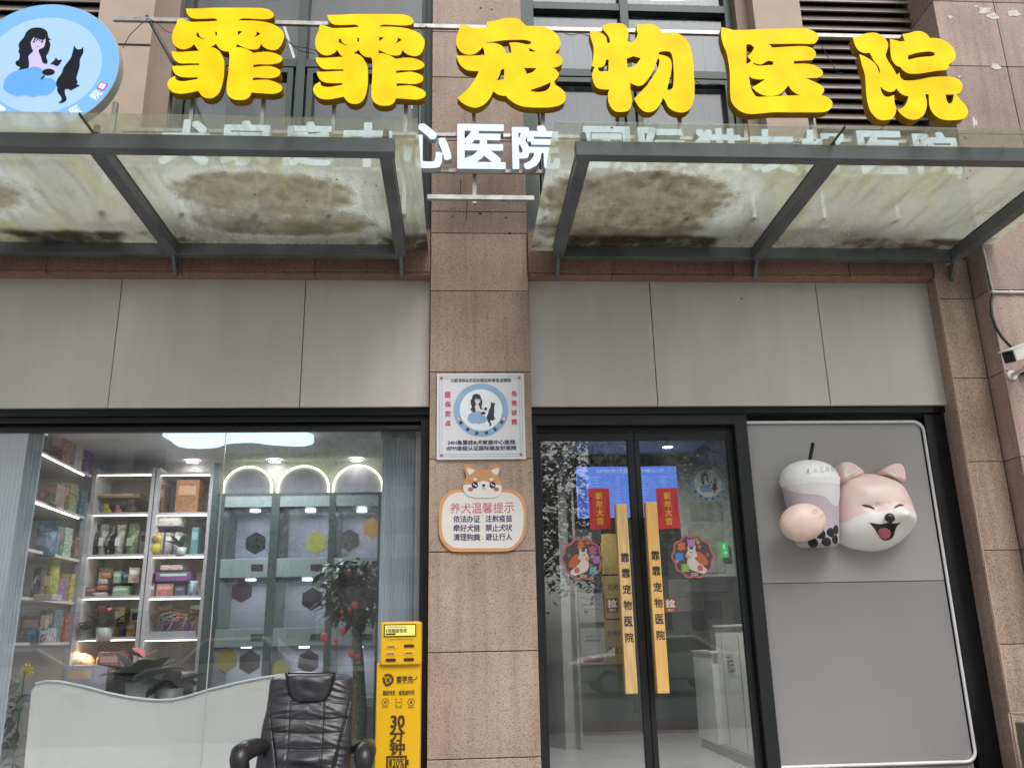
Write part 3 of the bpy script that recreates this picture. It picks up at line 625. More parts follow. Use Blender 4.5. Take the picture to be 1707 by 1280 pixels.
def yellow(loops, offpx, label, shift=None):
    L = loops_px(loops, offpx, Z1, YS)
    if shift:   # same letter again, moved along the row
        xa, za = at(285/Z1+offpx[0], 72/Z1+offpx[1], YS); xb, zb = at(*shift, YS); L = [[(x+xb-xa, z+zb-za) for x, z in l] for l in L]
    X = [x for l in L for x, z in l]; Zs = [z for l in L for x, z in l]
    t = thing('sign_letter', ((min(X)+max(X))/2, YS, min(Zs)), label, 'sign letter', 'big yellow sign letters')
    v, f = fill_curve(L, .066); MB().add([(a[0], a[1]+YS+.002, a[2]) for a in v], f).build('letter_return', M_yside, t)
    v, f = fill_curve(L, .002); MB().add([(a[0], a[1]+YS-.001, a[2]) for a in v], f).build('letter_face', M_yface, t)
yellow(FEI, (270, 5), 'yellow letter 霏 farthest left in the big row, nearest the round lightbox')
yellow(FEI, (270, 5), 'yellow letter 霏 second in the big row, just left of 宠', shift=(545.5, 25.6))
yellow(CHONG, (750, 25), 'yellow letter 宠 in front of the central pillar')
yellow(WU, (970, 30), 'yellow letter 物 between 宠 and 医 in the big row')
yellow(YI, (1190, 35), 'yellow letter 医 in the big row, before the right stone pilaster')
yellow(YUAN, (1405, 40), 'yellow letter 院 at the right end, in front of the louvres')

# second row: white letters just behind the canopy edge
WH = [('犬', 308, 'reading 犬, leftmost one seen through the left canopy glass'), ('家', 410, 'reading 家, second from the left behind the left canopy glass'), ('庭', 512, 'reading 庭, third from the left behind the left canopy glass'),
      ('中', 612, 'reading 中, fourth from the left behind the left canopy glass'), ('心', 712, 'reading 心, cut by the right edge of the left canopy'), ('医', 802, 'reading 医, standing free before the pillar between both canopies'),
      ('院', 893, 'reading 院, half hidden by the left edge of the right canopy'), ('国', 1012, 'reading 国, first one wholly behind the right canopy glass'), ('际', 1103, 'reading 际, second one behind the right canopy glass, under 物'), ('猫', 1197, 'reading 猫, third one behind the right canopy glass'),
      ('友', 1287, 'reading 友, fourth one behind the right canopy glass, under 医'), ('好', 1374, 'reading 好, third from the right end behind the right canopy'), ('医', 1468, 'reading 医, second from the right end behind the right canopy'), ('院', 1560, 'reading 院, at the right end behind the right canopy')]
for ch, px, lab in WH:
    x, _ = at(px, 245, YS); wd = .295; cz = 4.503
    t = thing('white_sign_letter', (x, YS, cz-.16), 'small white letter '+lab, 'sign letter', 'small white sign letters')
    hh = .312
    mb = MB(); txt(mb, ch, x, cz, YS+.002, wd, hh, .036, depth=.05); mb.build('letter_return', M_wside, t)
    mb = MB(); txt(mb, ch, x, cz, YS-.001, wd, hh, .036); mb.build('letter_face', M_wface, t)

# ================================================================== THE CLINIC EMBLEM (girl and cats in a ring)
EMB = dict(
 hair=[(410,318),(480,325),(535,365),(550,430),(588,460,1),(555,465),(572,510),(550,600),(525,640),(540,700),(530,728,1),(485,715),(465,650),(438,575),(495,540),(515,480),(512,410,1),(500,455),(380,430,1),(350,490),(365,560),(375,585),(325,640),(330,700),(325,770),(270,800),(200,800,1),(230,770),(185,740),(180,700),(215,680),(225,620),(210,590),(220,560),(215,500),(270,430),(300,370),(350,330)],
 skin=[(380,430),(430,420),(512,405,1),(515,480),(495,540),(438,565),(470,650),(500,735),(600,745),(655,770),(640,820),(600,790),(480,800),(400,790),(330,775,1),(325,640),(388,590),(352,560),(350,490)],
 dress=[(150,820),(330,775),(400,760),(480,790),(500,880),(600,895),(640,980),(560,1070),(460,1082),(380,1100),(290,1082),(180,1090),(60,1030),(40,980),(70,890)],
 cat=[(840,520,1),(870,560),(915,560),(940,535,1),(942,600),(905,680),(900,760),(865,890),(880,930),(870,960),(905,970),(800,1030,1),(780,1015),(740,1015),(735,1060),(755,1120),(740,1150),(700,1170),(660,1170,1),(700,1120),(650,1040),(650,985),(620,990,1),(650,900),(700,830),(720,770),(800,660),(820,600)],
 kitten=[(635,655,1),(660,685),(705,678,1),(685,720),(650,755),(600,735),(570,730),(615,690)])
EMBR = 6.737
ecx, ecz = -2.722, 5.065; er = .478
def emb_plane(p):   # emblem drawing -> unit circle coordinates
    x, z = at(p[0]/EMBR, p[1]/EMBR, YS); return ((x-ecx)/er, (z-ecz)/er)
def emblem(parent, cx, cz, r, Y, lit, d=.0015, textsize=.13, ringcol=(.25, .50, .78), gap=.0, names=True):
    e = dict(emit=lit) if lit else {}
    def em(n, c, k=1.0): return mat(n+('_lit' if lit else ''), tuple(q*.3 for q in c) if lit else c, .5, var=.06, vs=5, **(dict(emit=lit*k, ecol=c, spec=.1) if lit else {}))
    ring = em('emblem_blue', ringcol); pale = em('emblem_pale', (.42, .64, .97) if lit else (.76, .82, .86)); ink = em('emblem_ink', (.025, .03, .045), .3)
    skin = em('emblem_skin', (.64, .56, .92) if lit else (.80, .74, .78)); blue = em('emblem_dress', (.15, .42, .86) if lit else (.24, .42, .62))
    def disc(rr, y, n, m): 
        mb = MB(); draw(mb, [circ(cx, cz, rr, 72)], y); return mb.build(n, m, parent)
    disc(r, Y, 'ring', ring); disc(r*.775, Y-d, 'emblem_field', pale)
    def fig(key, m, nm, k):
        mb = MB(); draw(mb, [[(cx+r*a, cz+r*b) for a, b in smooth([emb_plane(p)+tuple(p[2:]) for p in EMB[key]], 4)]], Y-d*k); return mb.build(nm, m, parent)
    fig('skin', skin, 'figure', 2); fig('hair', ink, 'hair', 3); fig('dress', blue, 'dress', 3.5); fig('cat', ink, 'cat', 3); 
    mb = MB(); L = []
    L.append([(cx+r*a, cz+r*b) for a, b in smooth([emb_plane(p)+tuple(p[2:]) for p in EMB['kitten']], 4)])
    bx, bz = emb_plane((550, 822)); L.append(circ(cx+r*bx, cz+r*bz, r*.085, 24, r*.055))
    for l in L: draw(mb, [l], Y-d*4)
    a, b = emb_plane((505, 860)), emb_plane((470, 905)); mb.tube([(cx+r*a[0], Y-d*4, cz+r*a[1]), (cx+r*b[0], Y-d*4, cz+r*b[1])], r*.01, 5)
    mb.build('kitten', ink, parent)
    mb = MB()     # face: eyes, mouth, fringe strands
    for p, s in (((387, 482), .018), ((478, 480), .018), ((428, 534), .010)):
        q = emb_plane(p); draw(mb, [circ(cx+r*q[0], cz+r*q[1], r*s, 12, r*s*.7)], Y-d*4)
    for x in (395, 425, 455, 485):
        a, b = emb_plane((x+15, 428)), emb_plane((x-8, 468)); mb.tube([(cx+r*a[0], Y-d*3, cz+r*a[1]), (cx+r*b[0], Y-d*3, cz+r*b[1])], r*.008, 5)
    mb.build('face', ink, parent)
    wm = em('emblem_white', (.8, .85, .9)); tm = wm if lit else ink
    mb = MB()
    for i, ch in enumerate('霏霏宠物医院'):
        a = R(-147+i*23.0); txt(mb, ch, cx+r*.885*math.cos(a), cz+r*.885*math.sin(a), Y-d*2, h=r*textsize, w=r*textsize, rot=a+math.pi/2, bold=.03)
    mb.build('lettering', tm, parent)
    for a in (R(-22), R(202)):
        qx, qz = cx+r*.885*math.cos(a), cz+r*.885*math.sin(a)
        for k, (rr, m_) in enumerate(((.062, em('emblem_magenta', (.55, .10, .45))), (.042, wm))):
            mb = MB()
            for j in range(4):
                t = R(45+90*j)+a; draw(mb, [circ(qx+r*rr*.62*math.cos(t), qz+r*rr*.62*math.sin(t), r*rr*.62, 14)], Y-d*(2+k))
            mb.build('clover', m_, parent)

t = thing('round_lightbox', (ecx, YS, ecz-er), 'round blue lit sign with a seated long haired girl and two black cats', 'lightbox')
mb = MB(); v, f = fill_curve([circ(ecx, ecz, er, 96)], .075); mb.add([(a[0], a[1]+YS, a[2]) for a in v], f); mb.build('lightbox_body', mat('lightbox_rim', (.50, .50, .46), .5), t)
emblem(t, ecx, ecz, er*.995, YS-.002, .60, ringcol=(.22, .50, .92))
x, _ = at(187, 170, -.6); MB().box(x-.015, x+.015, -.56, -.53, ZT+.02, 4.85).build('post', M_galv, t)

# ================================================================== SIGNS ON THE PILLAR
def q4(px0, py0, px1, py1, Y):
    a, b = at(px0, py0, Y), at(px1, py1, Y); return a[0], b[0], b[1], a[1]
x0, x1, z0, z1 = -.150, .4455, 2.528, 3.125
t = thing('clinic_plaque', (.147, -.02, z0), 'square white board with the round blue emblem on the pillar', 'sign')
MB().box(x0, x1, -.018, -.002, z0, z1).build('board', mat('plaque_white', (.66, .67, .69), .35, var=.02), t, .002)
M_pl = mat('printed_teal_line', (.28, .40, .45), .5)
mb = MB()
for k, i in enumerate((.018, .034)):
    a, b, c, e = x0+i, x1-i, z0+i, z1-i; h = .0012; Y = -.0195
    mb.box(a, b, Y, Y+.001, c, c+h*2); mb.box(a, b, Y, Y+.001, e-h*2, e); mb.box(a, a+h*2, Y, Y+.001, c+h*2, e-h*2); mb.box(b-h*2, b, Y, Y+.001, c+h*2, e-h*2)
mb.build('printed_border', M_pl, t)
def bx(zx, zy): return at(700+zx/7.11, 600+zy/7.11, -.02)
a = bx(725, 590); emblem(t, a[0], a[1], .186, -.0195, 0, d=.0006, textsize=.12, ringcol=(.26, .42, .60))
M_red = mat('printed_rose', (.55, .06, .13), .5); M_navy = mat('printed_navy', (.06, .055, .13), .5); M_olive = mat('printed_black_green', (.03, .05, .03), .5)
def line(mb, s, zx0, zx1, zy, hz, f=bx, Y=-.0200, bold=.02):
    p, q = f(zx0, zy), f(zx1, zy); txt(mb, s, (p[0]+q[0])/2, (p[1]+q[1])/2, Y, w=q[0]-p[0], h=hz, bold=bold)
mb = MB(); line(mb, '心脏专科&犬证办理及年审定点医院', 362, 1078, 243, .024); mb.build('lettering', M_olive, t)
mb = MB()
for i, ch in enumerate('医保定点'): p = bx(331, 412+i*112); txt(mb, ch, p[0], p[1], -.02, h=.038, w=.038, bold=.03)
for i, ch in enumerate('免夜诊费'): p = bx(1117, 398+i*112); txt(mb, ch, p[0], p[1], -.02, h=.038, w=.038, bold=.03)
mb.build('lettering', M_red, t)
mb = MB(); line(mb, '24H急重症&犬家庭中心医院', 328, 1128, 975, .030, bold=.03); line(mb, 'ISFM金级认证国际猫友好医院', 315, 1142, 1043, .030, bold=.03); mb.build('lettering', M_navy, t)
for zx, zy in ((255, 217), (1178, 212), (255, 1128), (1197, 1118)):
    p = bx(zx, zy); MB().ball((p[0], -.019, p[1]), (.010, .004, .010), 12, 6).build('screw_cap', mat('red_cap', (.45, .10, .13), .5), t)
# dog shaped notice
def bn(zx, zy): return at(700+zx/7.11, 760+zy/7.11, -.02)
a = bn(222, 400); b = bn(1265, 1130)
t = thing('dog_notice', ((a[0]+b[0])/2, -.02, b[1]), 'orange rimmed notice with a cartoon dog head on top, under the square plaque', 'sign')
M_or = mat('notice_orange', (.64, .32, .13), .45, var=.03); M_cr = mat('notice_cream', (.70, .68, .64), .45, var=.02)
mb = MB()
rimm = [(225,640),(245,540),(310,450),(400,400),(520,395),(700,395),(960,392),(1090,400),(1190,450),(1245,540),(1262,660),(1258,840),(1235,950),(1170,1050),(1080,1115),(930,1130),(740,1132),(420,1132),(350,1110),(265,1020),(228,920),(222,780)]
v, f = fill_curve([[bn(*p) for p in smooth(rimm, 4)]], .014); mb.add([(q[0], q[1]-.017, q[2]) for q in v], f); mb.build('notice_rim', M_or, t)
inner = [(265,650),(285,560),(350,470),(440,432),(560,428),(740,430),(960,428),(1060,435),(1150,480),(1205,560),(1228,660),(1225,830),(1205,930),(1150,1020),(1070,1085),(930,1092),(740,1093),(430,1090),(360,1060),(290,990),(265,900),(258,780)]
mb = MB(); draw(mb, [[bn(*p) for p in smooth(inner, 4)]], -.0182); mb.build('notice_face', M_cr, t)
head = [(525,140,1),(545,95),(590,105),(690,165,1),(740,160),(815,165,1),(880,110),(930,95),(965,125),(955,180),(935,240),(965,310),(970,380),(960,440),(900,480),(760,500),(600,480),(530,430),(510,370),(525,300),(550,245),(535,190)]
mb = MB(); v, f = fill_curve([[bn(*p) for p in smooth(head, 4)]], .012); mb.add([(q[0], q[1]-.022, q[2]) for q in v], f); hd = mb.build('dog_head', mat('dog_tan', (.55, .27, .12), .5, var=.04), t)
mb = MB()
for l in ([(520,345,1),(600,335),(660,345),(700,310),(755,295),(815,310),(860,345),(920,335),(968,350,1),(970,400),(950,450),(900,484),(750,500),(590,480),(530,430),(512,380)], [(555,140,1),(600,150),(650,175),(590,228,1),(565,190)], [(935,140,1),(890,150),(845,175),(905,232,1),(930,190)]):
    draw(mb, [[bn(*p) for p in smooth(l, 4)]], -.0228)
mb.build('white_fur', M_cr, hd)
mb = MB()
for cx_, cz_, rx, rz in ((650, 345, 30, 32), (860, 345, 30, 32)):
    p = bn(cx_, cz_); k = .000705; draw(mb, [circ(p[0], p[1], rx*k, 20, rz*k)], -.0234)
draw(mb, [[bn(*p) for p in smooth([(735,338),(778,338),(757,372)], 4)]], -.0234)
for s_ in (-1, 1):
    pts = [bn(757, 372), bn(757+s_*12, 388), bn(757+s_*25, 382)]; mb.tube([(p[0], -.0232, p[1]) for p in pts], .0012, 5)
mb.build('eyes_and_nose', M_ink, hd)
mb = MB()
for cx_, cz_ in ((640, 336), (850, 336), (662, 352), (872, 352)):
    p = bn(cx_, cz_); draw(mb, [circ(p[0], p[1], .0055, 12)], -.0238)
for cx_ in (655, 848): p = bn(cx_, 276); draw(mb, [circ(p[0], p[1], .013, 14, .008)], -.0234)
mb.build('highlights', M_white, hd)
mb = MB()
for cx_ in (600, 905): p = bn(cx_, 395); draw(mb, [circ(p[0], p[1], .018, 18, .013)], -.0234)
mb.build('blush', mat('blush_brown', (.36, .15, .13), .6), hd)
mb = MB()
for i, ch in enumerate('养犬温馨提示'): p = bn(418+i*128, 618-i*1.5); txt(mb, ch, p[0], p[1], -.019, h=.068, w=.066, bold=0)
mb.build('lettering', M_red, t)
mb = MB()
for r_, (sa, sb) in enumerate((('依法办证', '注射疫苗'), ('牵好犬链', '禁止犬吠'), ('清理狗粪', '避让行人'))):
    for i, ch in enumerate(sa): p = bn(435+i*80, 745+r_*108); txt(mb, ch, p[0], p[1], -.019, h=.043, w=.041, bold=.025)
    for i, ch in enumerate(sb): p = bn(815+i*80, 740+r_*108); txt(mb, ch, p[0], p[1], -.019, h=.043, w=.041, bold=.025)
mb.build('lettering', M_navy, t)
for zx, zy in ((743, 702), (743, 980)): p = bn(zx, zy); MB().ball((p[0], -.019, p[1]), (.003, .003, .003), 8, 5).build('screw_head', M_joint, t)

# ================================================================== DOG AND CUP WALL SCULPTURE
YP = .165
def hp(zx, zy, Y=.05): return at(1290+zx/5.819, 720+zy/5.819, Y)      # enlarged view coordinates
t = thing('dog_cup_sculpture', (2.5, YP, 1.95), 'pink laughing dog head hugging a big cup of pearl milk tea, on the grey bay', 'wall sculpture')
outline = [hp(*p, .06) for p in smooth([(640,560),(680,450),(760,410),(850,388),(960,384),(1060,398),(1160,430),(1250,480),(1320,570),(1370,680),(1410,800),(1405,890),(1350,980),(1270,1060),(1160,1120),(1050,1142),(930,1135),(800,1110),(700,1060),(640,990),(620,860),(625,700)], 5)]
HC = hp(1010, 790, .06)
DEPTH = .235
mz = hp(1125, 830, .06)
def boundary_r(a):
    best = 0; n = len(outline)
    dx, dz = math.cos(a), math.sin(a)
    for i in range(n):
        (ax, az), (bx_, bz_) = outline[i], outline[(i+1) % n]; ax -= HC[0]; az -= HC[1]; bx_ -= HC[0]; bz_ -= HC[1]
        ex, ez = bx_-ax, bz_-az; den = dx*ez-dz*ex
        if abs(den) < 1e-9: continue
        u = (ax*ez-az*ex)/den; v_ = (ax*dz-az*dx)/den
        if u > 0 and -1e-6 <= v_ <= 1+1e-6: best = max(best, u)
    return best
def head_y(x, z):
    dx, dz = x-HC[0], z-HC[1]; rr = math.hypot(dx, dz); b = boundary_r(math.atan2(dz, dx)) if rr > 1e-6 else 1
    q = min(1, rr/b); y = YP-DEPTH*(1-q**2.6)**.5
    g = lambda c, sx, sz, h: h*math.exp(-((x-c[0])/sx)**2-((z-c[1])/sz)**2)
    y -= g(mz, .085, .05, .085); y -= g(hp(1000, 900, .06), .10, .055, .03); y -= g(hp(1270, 870, .06), .07, .05, .03)
    y += g(hp(900, 745, .06), .07, .03, .018); y += g(hp(1215, 735, .06), .05, .03, .018); y -= g(hp(1080, 540, .06), .15, .08, .012)
    return y
NA, NR = 128, 40
v = []; f = []
brs = [boundary_r(2*math.pi*k/NA) for k in range(NA)]
for i in range(NR+1):
    q = math.sin(math.pi/2*i/NR)
    for k in range(NA):
        a = 2*math.pi*k/NA; x, z = HC[0]+brs[k]*q*math.cos(a), HC[1]+brs[k]*q*math.sin(a)
        v.append((x, head_y(x, z) if i < NR else YP+.01, z))
for i in range(NR):
    for k in range(NA): f.append((i*NA+k, (i+1)*NA+k, (i+1)*NA+(k+1) % NA, i*NA+(k+1) % NA))
M_dog, ntd, pd = new_mat('dog_fur_paint')
att = N(ntd, 'Attribute'); att.attribute_name = 'white'; mxd = N(ntd, 'Mix'); mxd.data_type = 'RGBA'
ntd.links.new(att.outputs['Fac'], mxd.inputs[0]); mxd.inputs[6].default_value = (.88, .67, .63, 1); mxd.inputs[7].default_value = (.90, .89, .87, 1)
ntd.links.new(mxd.outputs[2], pd.inputs['Base Color']); pd.inputs['Roughness'].default_value = .36
hm = MB().add(v, f, True).build('head', M_dog, t)
line_pts = [hp(*p, .03) for p in ((560, 880), (640, 880), (700, 870), (780, 820), (870, 795), (950, 800), (1010, 780), (1060, 752), (1120, 745), (1180, 755), (1230, 790), (1300, 795), (1360, 815), (1410, 840), (1500, 860))]
def line_z(x):
    for (ax, az), (bx_, bz_) in zip(line_pts, line_pts[1:]):
        if ax <= x <= bx_: return az+(bz_-az)*(x-ax)/(bx_-ax)
    return line_pts[0][1] if x < line_pts[0][0] else line_pts[-1][1]
at_ = hm.data.attributes.new('white', 'FLOAT', 'POINT')
for i, vv in enumerate(hm.data.vertices):
    at_.data[i].value = min(1, max(0, (line_z(vv.co.x)-vv.co.z)/.008+.5))
def drape(loop, m, name, off=.003, dn=1):
    """a flat patch laid on the head surface: fan of rings"""
    n = len(loop); cx_ = sum(p[0] for p in loop)/n; cz_ = sum(p[1] for p in loop)/n; v = []; f = []
    K = 7
    for i in range(K+1):
        for p in loop:
            x, z = cx_+(p[0]-cx_)*i/K, cz_+(p[1]-cz_)*i/K; v.append((x, head_y(x, z)-off*(1 if i < K else -.5), z))
    for i in range(K):
        for k in range(n): f.append((i*n+k, (i+1)*n+k, (i+1)*n+(k+1) % n, i*n+(k+1) % n))
    return MB().add(v, f, True).build(name, m, t)
M_gloss = mat('gloss_black', (.012, .012, .013), .3)
def hf(p):          # a drawing point that should land on the bulging head front
    x, z = hp(*p[:2], .0)
    for _ in range(3):
        y = head_y(x, z); x, z = hp(*p[:2], y)
    return (x, z)+tuple(p[2:])
mouth = smooth([hf(p) for p in [(912,875,1),(960,880),(1020,890),(1080,882),(1125,872),(1170,882),(1210,878),(1252,874,1),(1205,905),(1180,960),(1160,1020),(1120,1052),(1075,1058),(1030,1035),(995,980),(955,920)]], 3)
drape(mouth, M_gloss, 'mouth', .004)
tng = [hf(p) for p in [(1070,925),(1120,945),(1135,985),(1120,1030),(1080,1045),(1030,1025),(1003,980),(1015,940)]]
drape(smooth(tng, 3), mat('tongue_pink', (.55, .14, .20), .4), 'tongue', .011)
nc = hf((1125, 832)); MB().ball((nc[0], head_y(*nc[:2])-.004, nc[1]), (.034, .022, .031), 24, 14).build('nose', M_gloss, t)
for pts in ([(856, 708), (890, 712), (930, 722), (978, 745)], [(1165, 742), (1190, 722), (1220, 710), (1252, 709)]):
    q = [hf(p) for p in pts]; MB().tube([(p[0], head_y(p[0], p[1])-.001, p[1]) for p in q], [.003, .0075, .008, .004], 8).build('eye', mat('eye_line', (.06, .025, .025), .4), t)
for cx_, cz_, s_ in ((1018, 680, 1), (1132, 680, .8)):
    c = hf((cx_, cz_)); drape([(c[0]+.021*s_*math.cos(R(a))+.006*math.sin(R(a)), c[1]+.015*math.sin(R(a))) for a in range(0, 360, 20)], mat('brow_cream', (.66, .62, .54), .5), 'brow', .002)
def ear(pts, inn):
    P = [hp(*p, .08) for p in smooth(pts, 4)]; cx_ = sum(p[0] for p in P)/len(P); cz_ = sum(p[1] for p in P)/len(P); n = len(P); v = []; f = []
    for i, (s_, y) in enumerate(((.001, .035), (.3, .038), (.6, .036), (.8, .035), (.93, .05), (1.0, .085), (.97, .15))):
        for p in P: v.append((cx_+(p[0]-cx_)*s_, y, cz_+(p[1]-cz_)*s_))
    for i in range(6):
        for k in range(n): f.append((i*n+k, (i+1)*n+k, (i+1)*n+(k+1) % n, i*n+(k+1) % n))
    e = MB().add(v, f, True).build('ear', mat('ear_pink', (.84, .63, .585), .5, var=.03), t)
    P = [hp(*p, .04) for p in smooth(inn, 4)]; n = len(P); cx_ = sum(p[0] for p in P)/n; cz_ = sum(p[1] for p in P)/n; v = []; f = []
    for i, (s_, y) in enumerate(((.001, .036), (.5, .036), (.85, .030), (1, .040))):
        for p in P: v.append((cx_+(p[0]-cx_)*s_, y-.006, cz_+(p[1]-cz_)*s_))
    for i in range(3):
        for k in range(n): f.append((i*n+k, (i+1)*n+k, (i+1)*n+(k+1) % n, i*n+(k+1) % n))
    MB().add(v, f, True).build('inner_ear', mat('ear_cream', (.78, .68, .62), .6, var=.03), e)
ear([(625,370),(640,310),(690,292),(750,305),(810,345),(865,400),(800,440),(720,470),(660,500),(635,440)], [(668,430),(672,360),(700,338),(740,360),(790,405),(740,430),(690,460)])
ear([(1030,400),(1080,345),(1140,312),(1200,308),(1240,340),(1260,400),(1262,490),(1200,470),(1100,430)], [(1100,410),(1130,375),(1165,365),(1190,385),(1205,450),(1150,432)])
# cup: standing upright, its back sunk in the wall
cL, cz0 = hp(100, 470, 0); cRt = hp(668, 470, 0)[0]; cxm = (cL+cRt)/2; RT = (cRt-cL)/2
cy = .065; zt_ = hp(370, 275, cy)[1]; zr_ = hp(370, 480, cy)[1]; zb_ = hp(370, 1120, cy)[1]; RB = RT*.70
def cr(z): return RB+(RT*.97-RB)*(z-zb_)/(zr_-zb_)
prof = [(.001, zb_), (RB*.85, zb_+.003), (RB, zb_+.025)]+[(cr(zb_+.025+(zr_-zb_-.03)*i/10), zb_+.025+(zr_-zb_-.03)*i/10) for i in range(1, 11)]
cup = MB().lathe(prof, cxm, cy, 56, .8).build('cup', mat('cup_lilac', (.52, .45, .50), .4, var=.02), t)
lidp = [(RT*.97, zr_-.035), (RT*1.0, zr_-.005), (RT*1.02, zr_+.01), (RT*.97, zr_+.03)]
zh = zt_-(zr_+.03)
lidp += [(RT*.96*math.cos(R(a)), zr_+.03+zh*math.sin(R(a))) for a in range(8, 91, 8)]+[(.001, zt_)]
MB().lathe(lidp, cxm, cy, 56, .8).build('lid', mat('lid_white', (.88, .88, .89), .4, var=.05, vs=20), cup)
# milk foam running down the cup: wavy edged sheet on the cup wall
v = []; f = []; n = 72
def foam(xn):   # lower edge (drawing y) by drawing x
    P = [(80, 560), (110, 610), (180, 640), (270, 655), (350, 662), (420, 680), (480, 720), (530, 755), (575, 765), (620, 740), (650, 690), (690, 640)]
    for (a, b), (c, e) in zip(P, P[1:]):
        if a <= xn <= c: return b+(e-b)*(xn-a)/(c-a)
    return P[0][1] if xn < 80 else P[-1][1]
for i in range(n+1):
    a = math.pi+math.pi*i/n; xn = 375+295*math.cos(a); zl = zr_-(foam(xn)-500)/5.819*.0041
    for j in range(5):
        z = zr_-.02+(zl-zr_+.02)*j/4; q = cr(z)+.004*(1 if j < 4 else .2)
        v.append((cxm+q*math.cos(a), cy+.8*q*math.sin(a), z))
for i in range(n):
    for j in range(4): f.append((i*5+j, (i+1)*5+j, (i+1)*5+j+1, i*5+j+1))
MB().add(v, f, True).build('foam', mat('foam_white', (.72, .72, .73), .5, var=.02), cup)
a = hp(378, 285, cy-.1); b = hp(402, 92, cy-.1); MB().tube([(a[0], cy-.02, a[1]-.02), (b[0], cy-.06, b[1])], .0125, 12).build('straw', M_gloss, cup)
def on_cup(zx, zy):
    x, z = hp(zx, zy, cy-.12); s_ = max(-1, min(1, (x-cxm)/cr(z))); return x, z, cy-.8*cr(z)*math.sqrt(1-s_*s_)
for zx, zy in ((390, 1073), (455, 990), (515, 1063), (558, 972), (622, 940), (612, 1035)):
    x, z = hp(zx, zy, cy-.12); a0 = math.acos(max(-1, min(1, (x-cxm)/cr(z)))); v = [(0, 0, 0)]; f = []; v = []
    for i in range(5):
        for k in range(20):
            t_ = 2*math.pi*k/20; rr = .034*i/4; aa = a0+rr*math.cos(t_)/cr(z); zz = z+rr*.92*math.sin(t_); q = cr(zz)+(.004 if i < 4 else 0)
            v.append((cxm+q*math.cos(aa), cy-.8*q*math.sin(aa), zz))
    for i in range(4):
        for k in range(20): f.append((i*20+k, (i+1)*20+k, (i+1)*20+(k+1) % 20, i*20+(k+1) % 20))
    MB().add(v, f, True).build('pearl', M_gloss, cup)
# scribbled word on the lid
mb = MB()
for k, ch in enumerate('(从三缺伤家'):
    x, z, y = on_cup(330+k*60, 500-k*9 if k < 4 else 500-k*11); z2 = zr_+.045+k*.004
    s_ = min(.93, abs((x-cxm)/(RT*1.0))); y = cy-.8*RT*1.0*math.sqrt(1-s_*s_); txt(mb, ch, x, z2, y-.006, h=.035, w=.030*(1-s_*.4), bold=-.012)
mb.build('lettering', mat('pencil_grey', (.28, .28, .29), .7), cup)
pc = hp(300, 868, -.10)
def pawf(p):
    dx = p.x-pc[0]; p.z += .10*dx; return p
paw = MB().ball((pc[0], -.06, pc[1]), (.155, .10, .125), 40, 24, pawf).build('paw', mat('paw_pink', (.84, .63, .55), .38, var=.04, vs=8), t)
for pts in ([(345, 790), (385, 765), (425, 742)], [(360, 800), (395, 785), (430, 745)], [(415, 840), (455, 815), (490, 795)]):
    q = []
    for p in pts:
        x, z = hp(*p, -.12); dx = (x-pc[0])/.155; dz = (z-.10*(x-pc[0])-pc[1])/.125; y = -.06-.10*math.sqrt(max(.02, 1-dx*dx-dz*dz)); q.append((x, y-.0005, z))
    MB().tube(q, [.0008, .0022, .0008], 6).build('paw_crease', mat('crease', (.45, .24, .20), .6), paw)
# ================================================================== BEHIND THE SHOP WINDOW
def area(name, x, y, z, sx, sy, power, parent, col=(1, .97, .93)):
    l = bpy.data.lights.new(name, 'AREA'); l.shape = 'RECTANGLE'; l.size = sx; l.size_y = sy; l.energy = power; l.color = col
    o = bpy.data.objects.new(name, l); COL.objects.link(o); o.location = (x, y, z); setp(o, parent); o.rotation_euler = (0, 0, 0)
def lab(n, base, label, cat, group=None): return thing(n, base, label, cat, group)
def px_rect(x0, y0, x1, y1, Y):
    a = at(x0, y1, Y); b = at(x1, y0, Y); return a[0], b[0], a[1], b[1]
# low wavy white board just behind the glass
YW = .27
top = [(52, 1150), (60, 1141), (76, 1136), (100, 1137), (140, 1145), (180, 1156), (220, 1164), (262, 1168), (290, 1167), (318, 1160), (350, 1150), (400, 1138), (440, 1130), (500, 1122), (540, 1124), (562, 1136), (572, 1156)]
poly = [at(*p, YW) for p in top]; xb0 = at(45, 1280, YW)[0]; xb1 = at(576, 1280, YW)[0]
poly = [(xb0, .12)]+poly+[(xb1, .12)]
t = thing('wavy_partition', ((xb0+xb1)/2, YW, .1), 'low white board with a wavy top edge standing behind the shop window', 'partition')
MB().prism(poly[::-1], YW, YW+.03).build('board', mat('board_white', (.88, .88, .88), .5, var=.02, vs=1), t, .004)
MB().tube([(p[0], YW-.003, p[1]+.004) for p in poly[2:-2]], .009, 6).build('edge_trim', M_white, t)
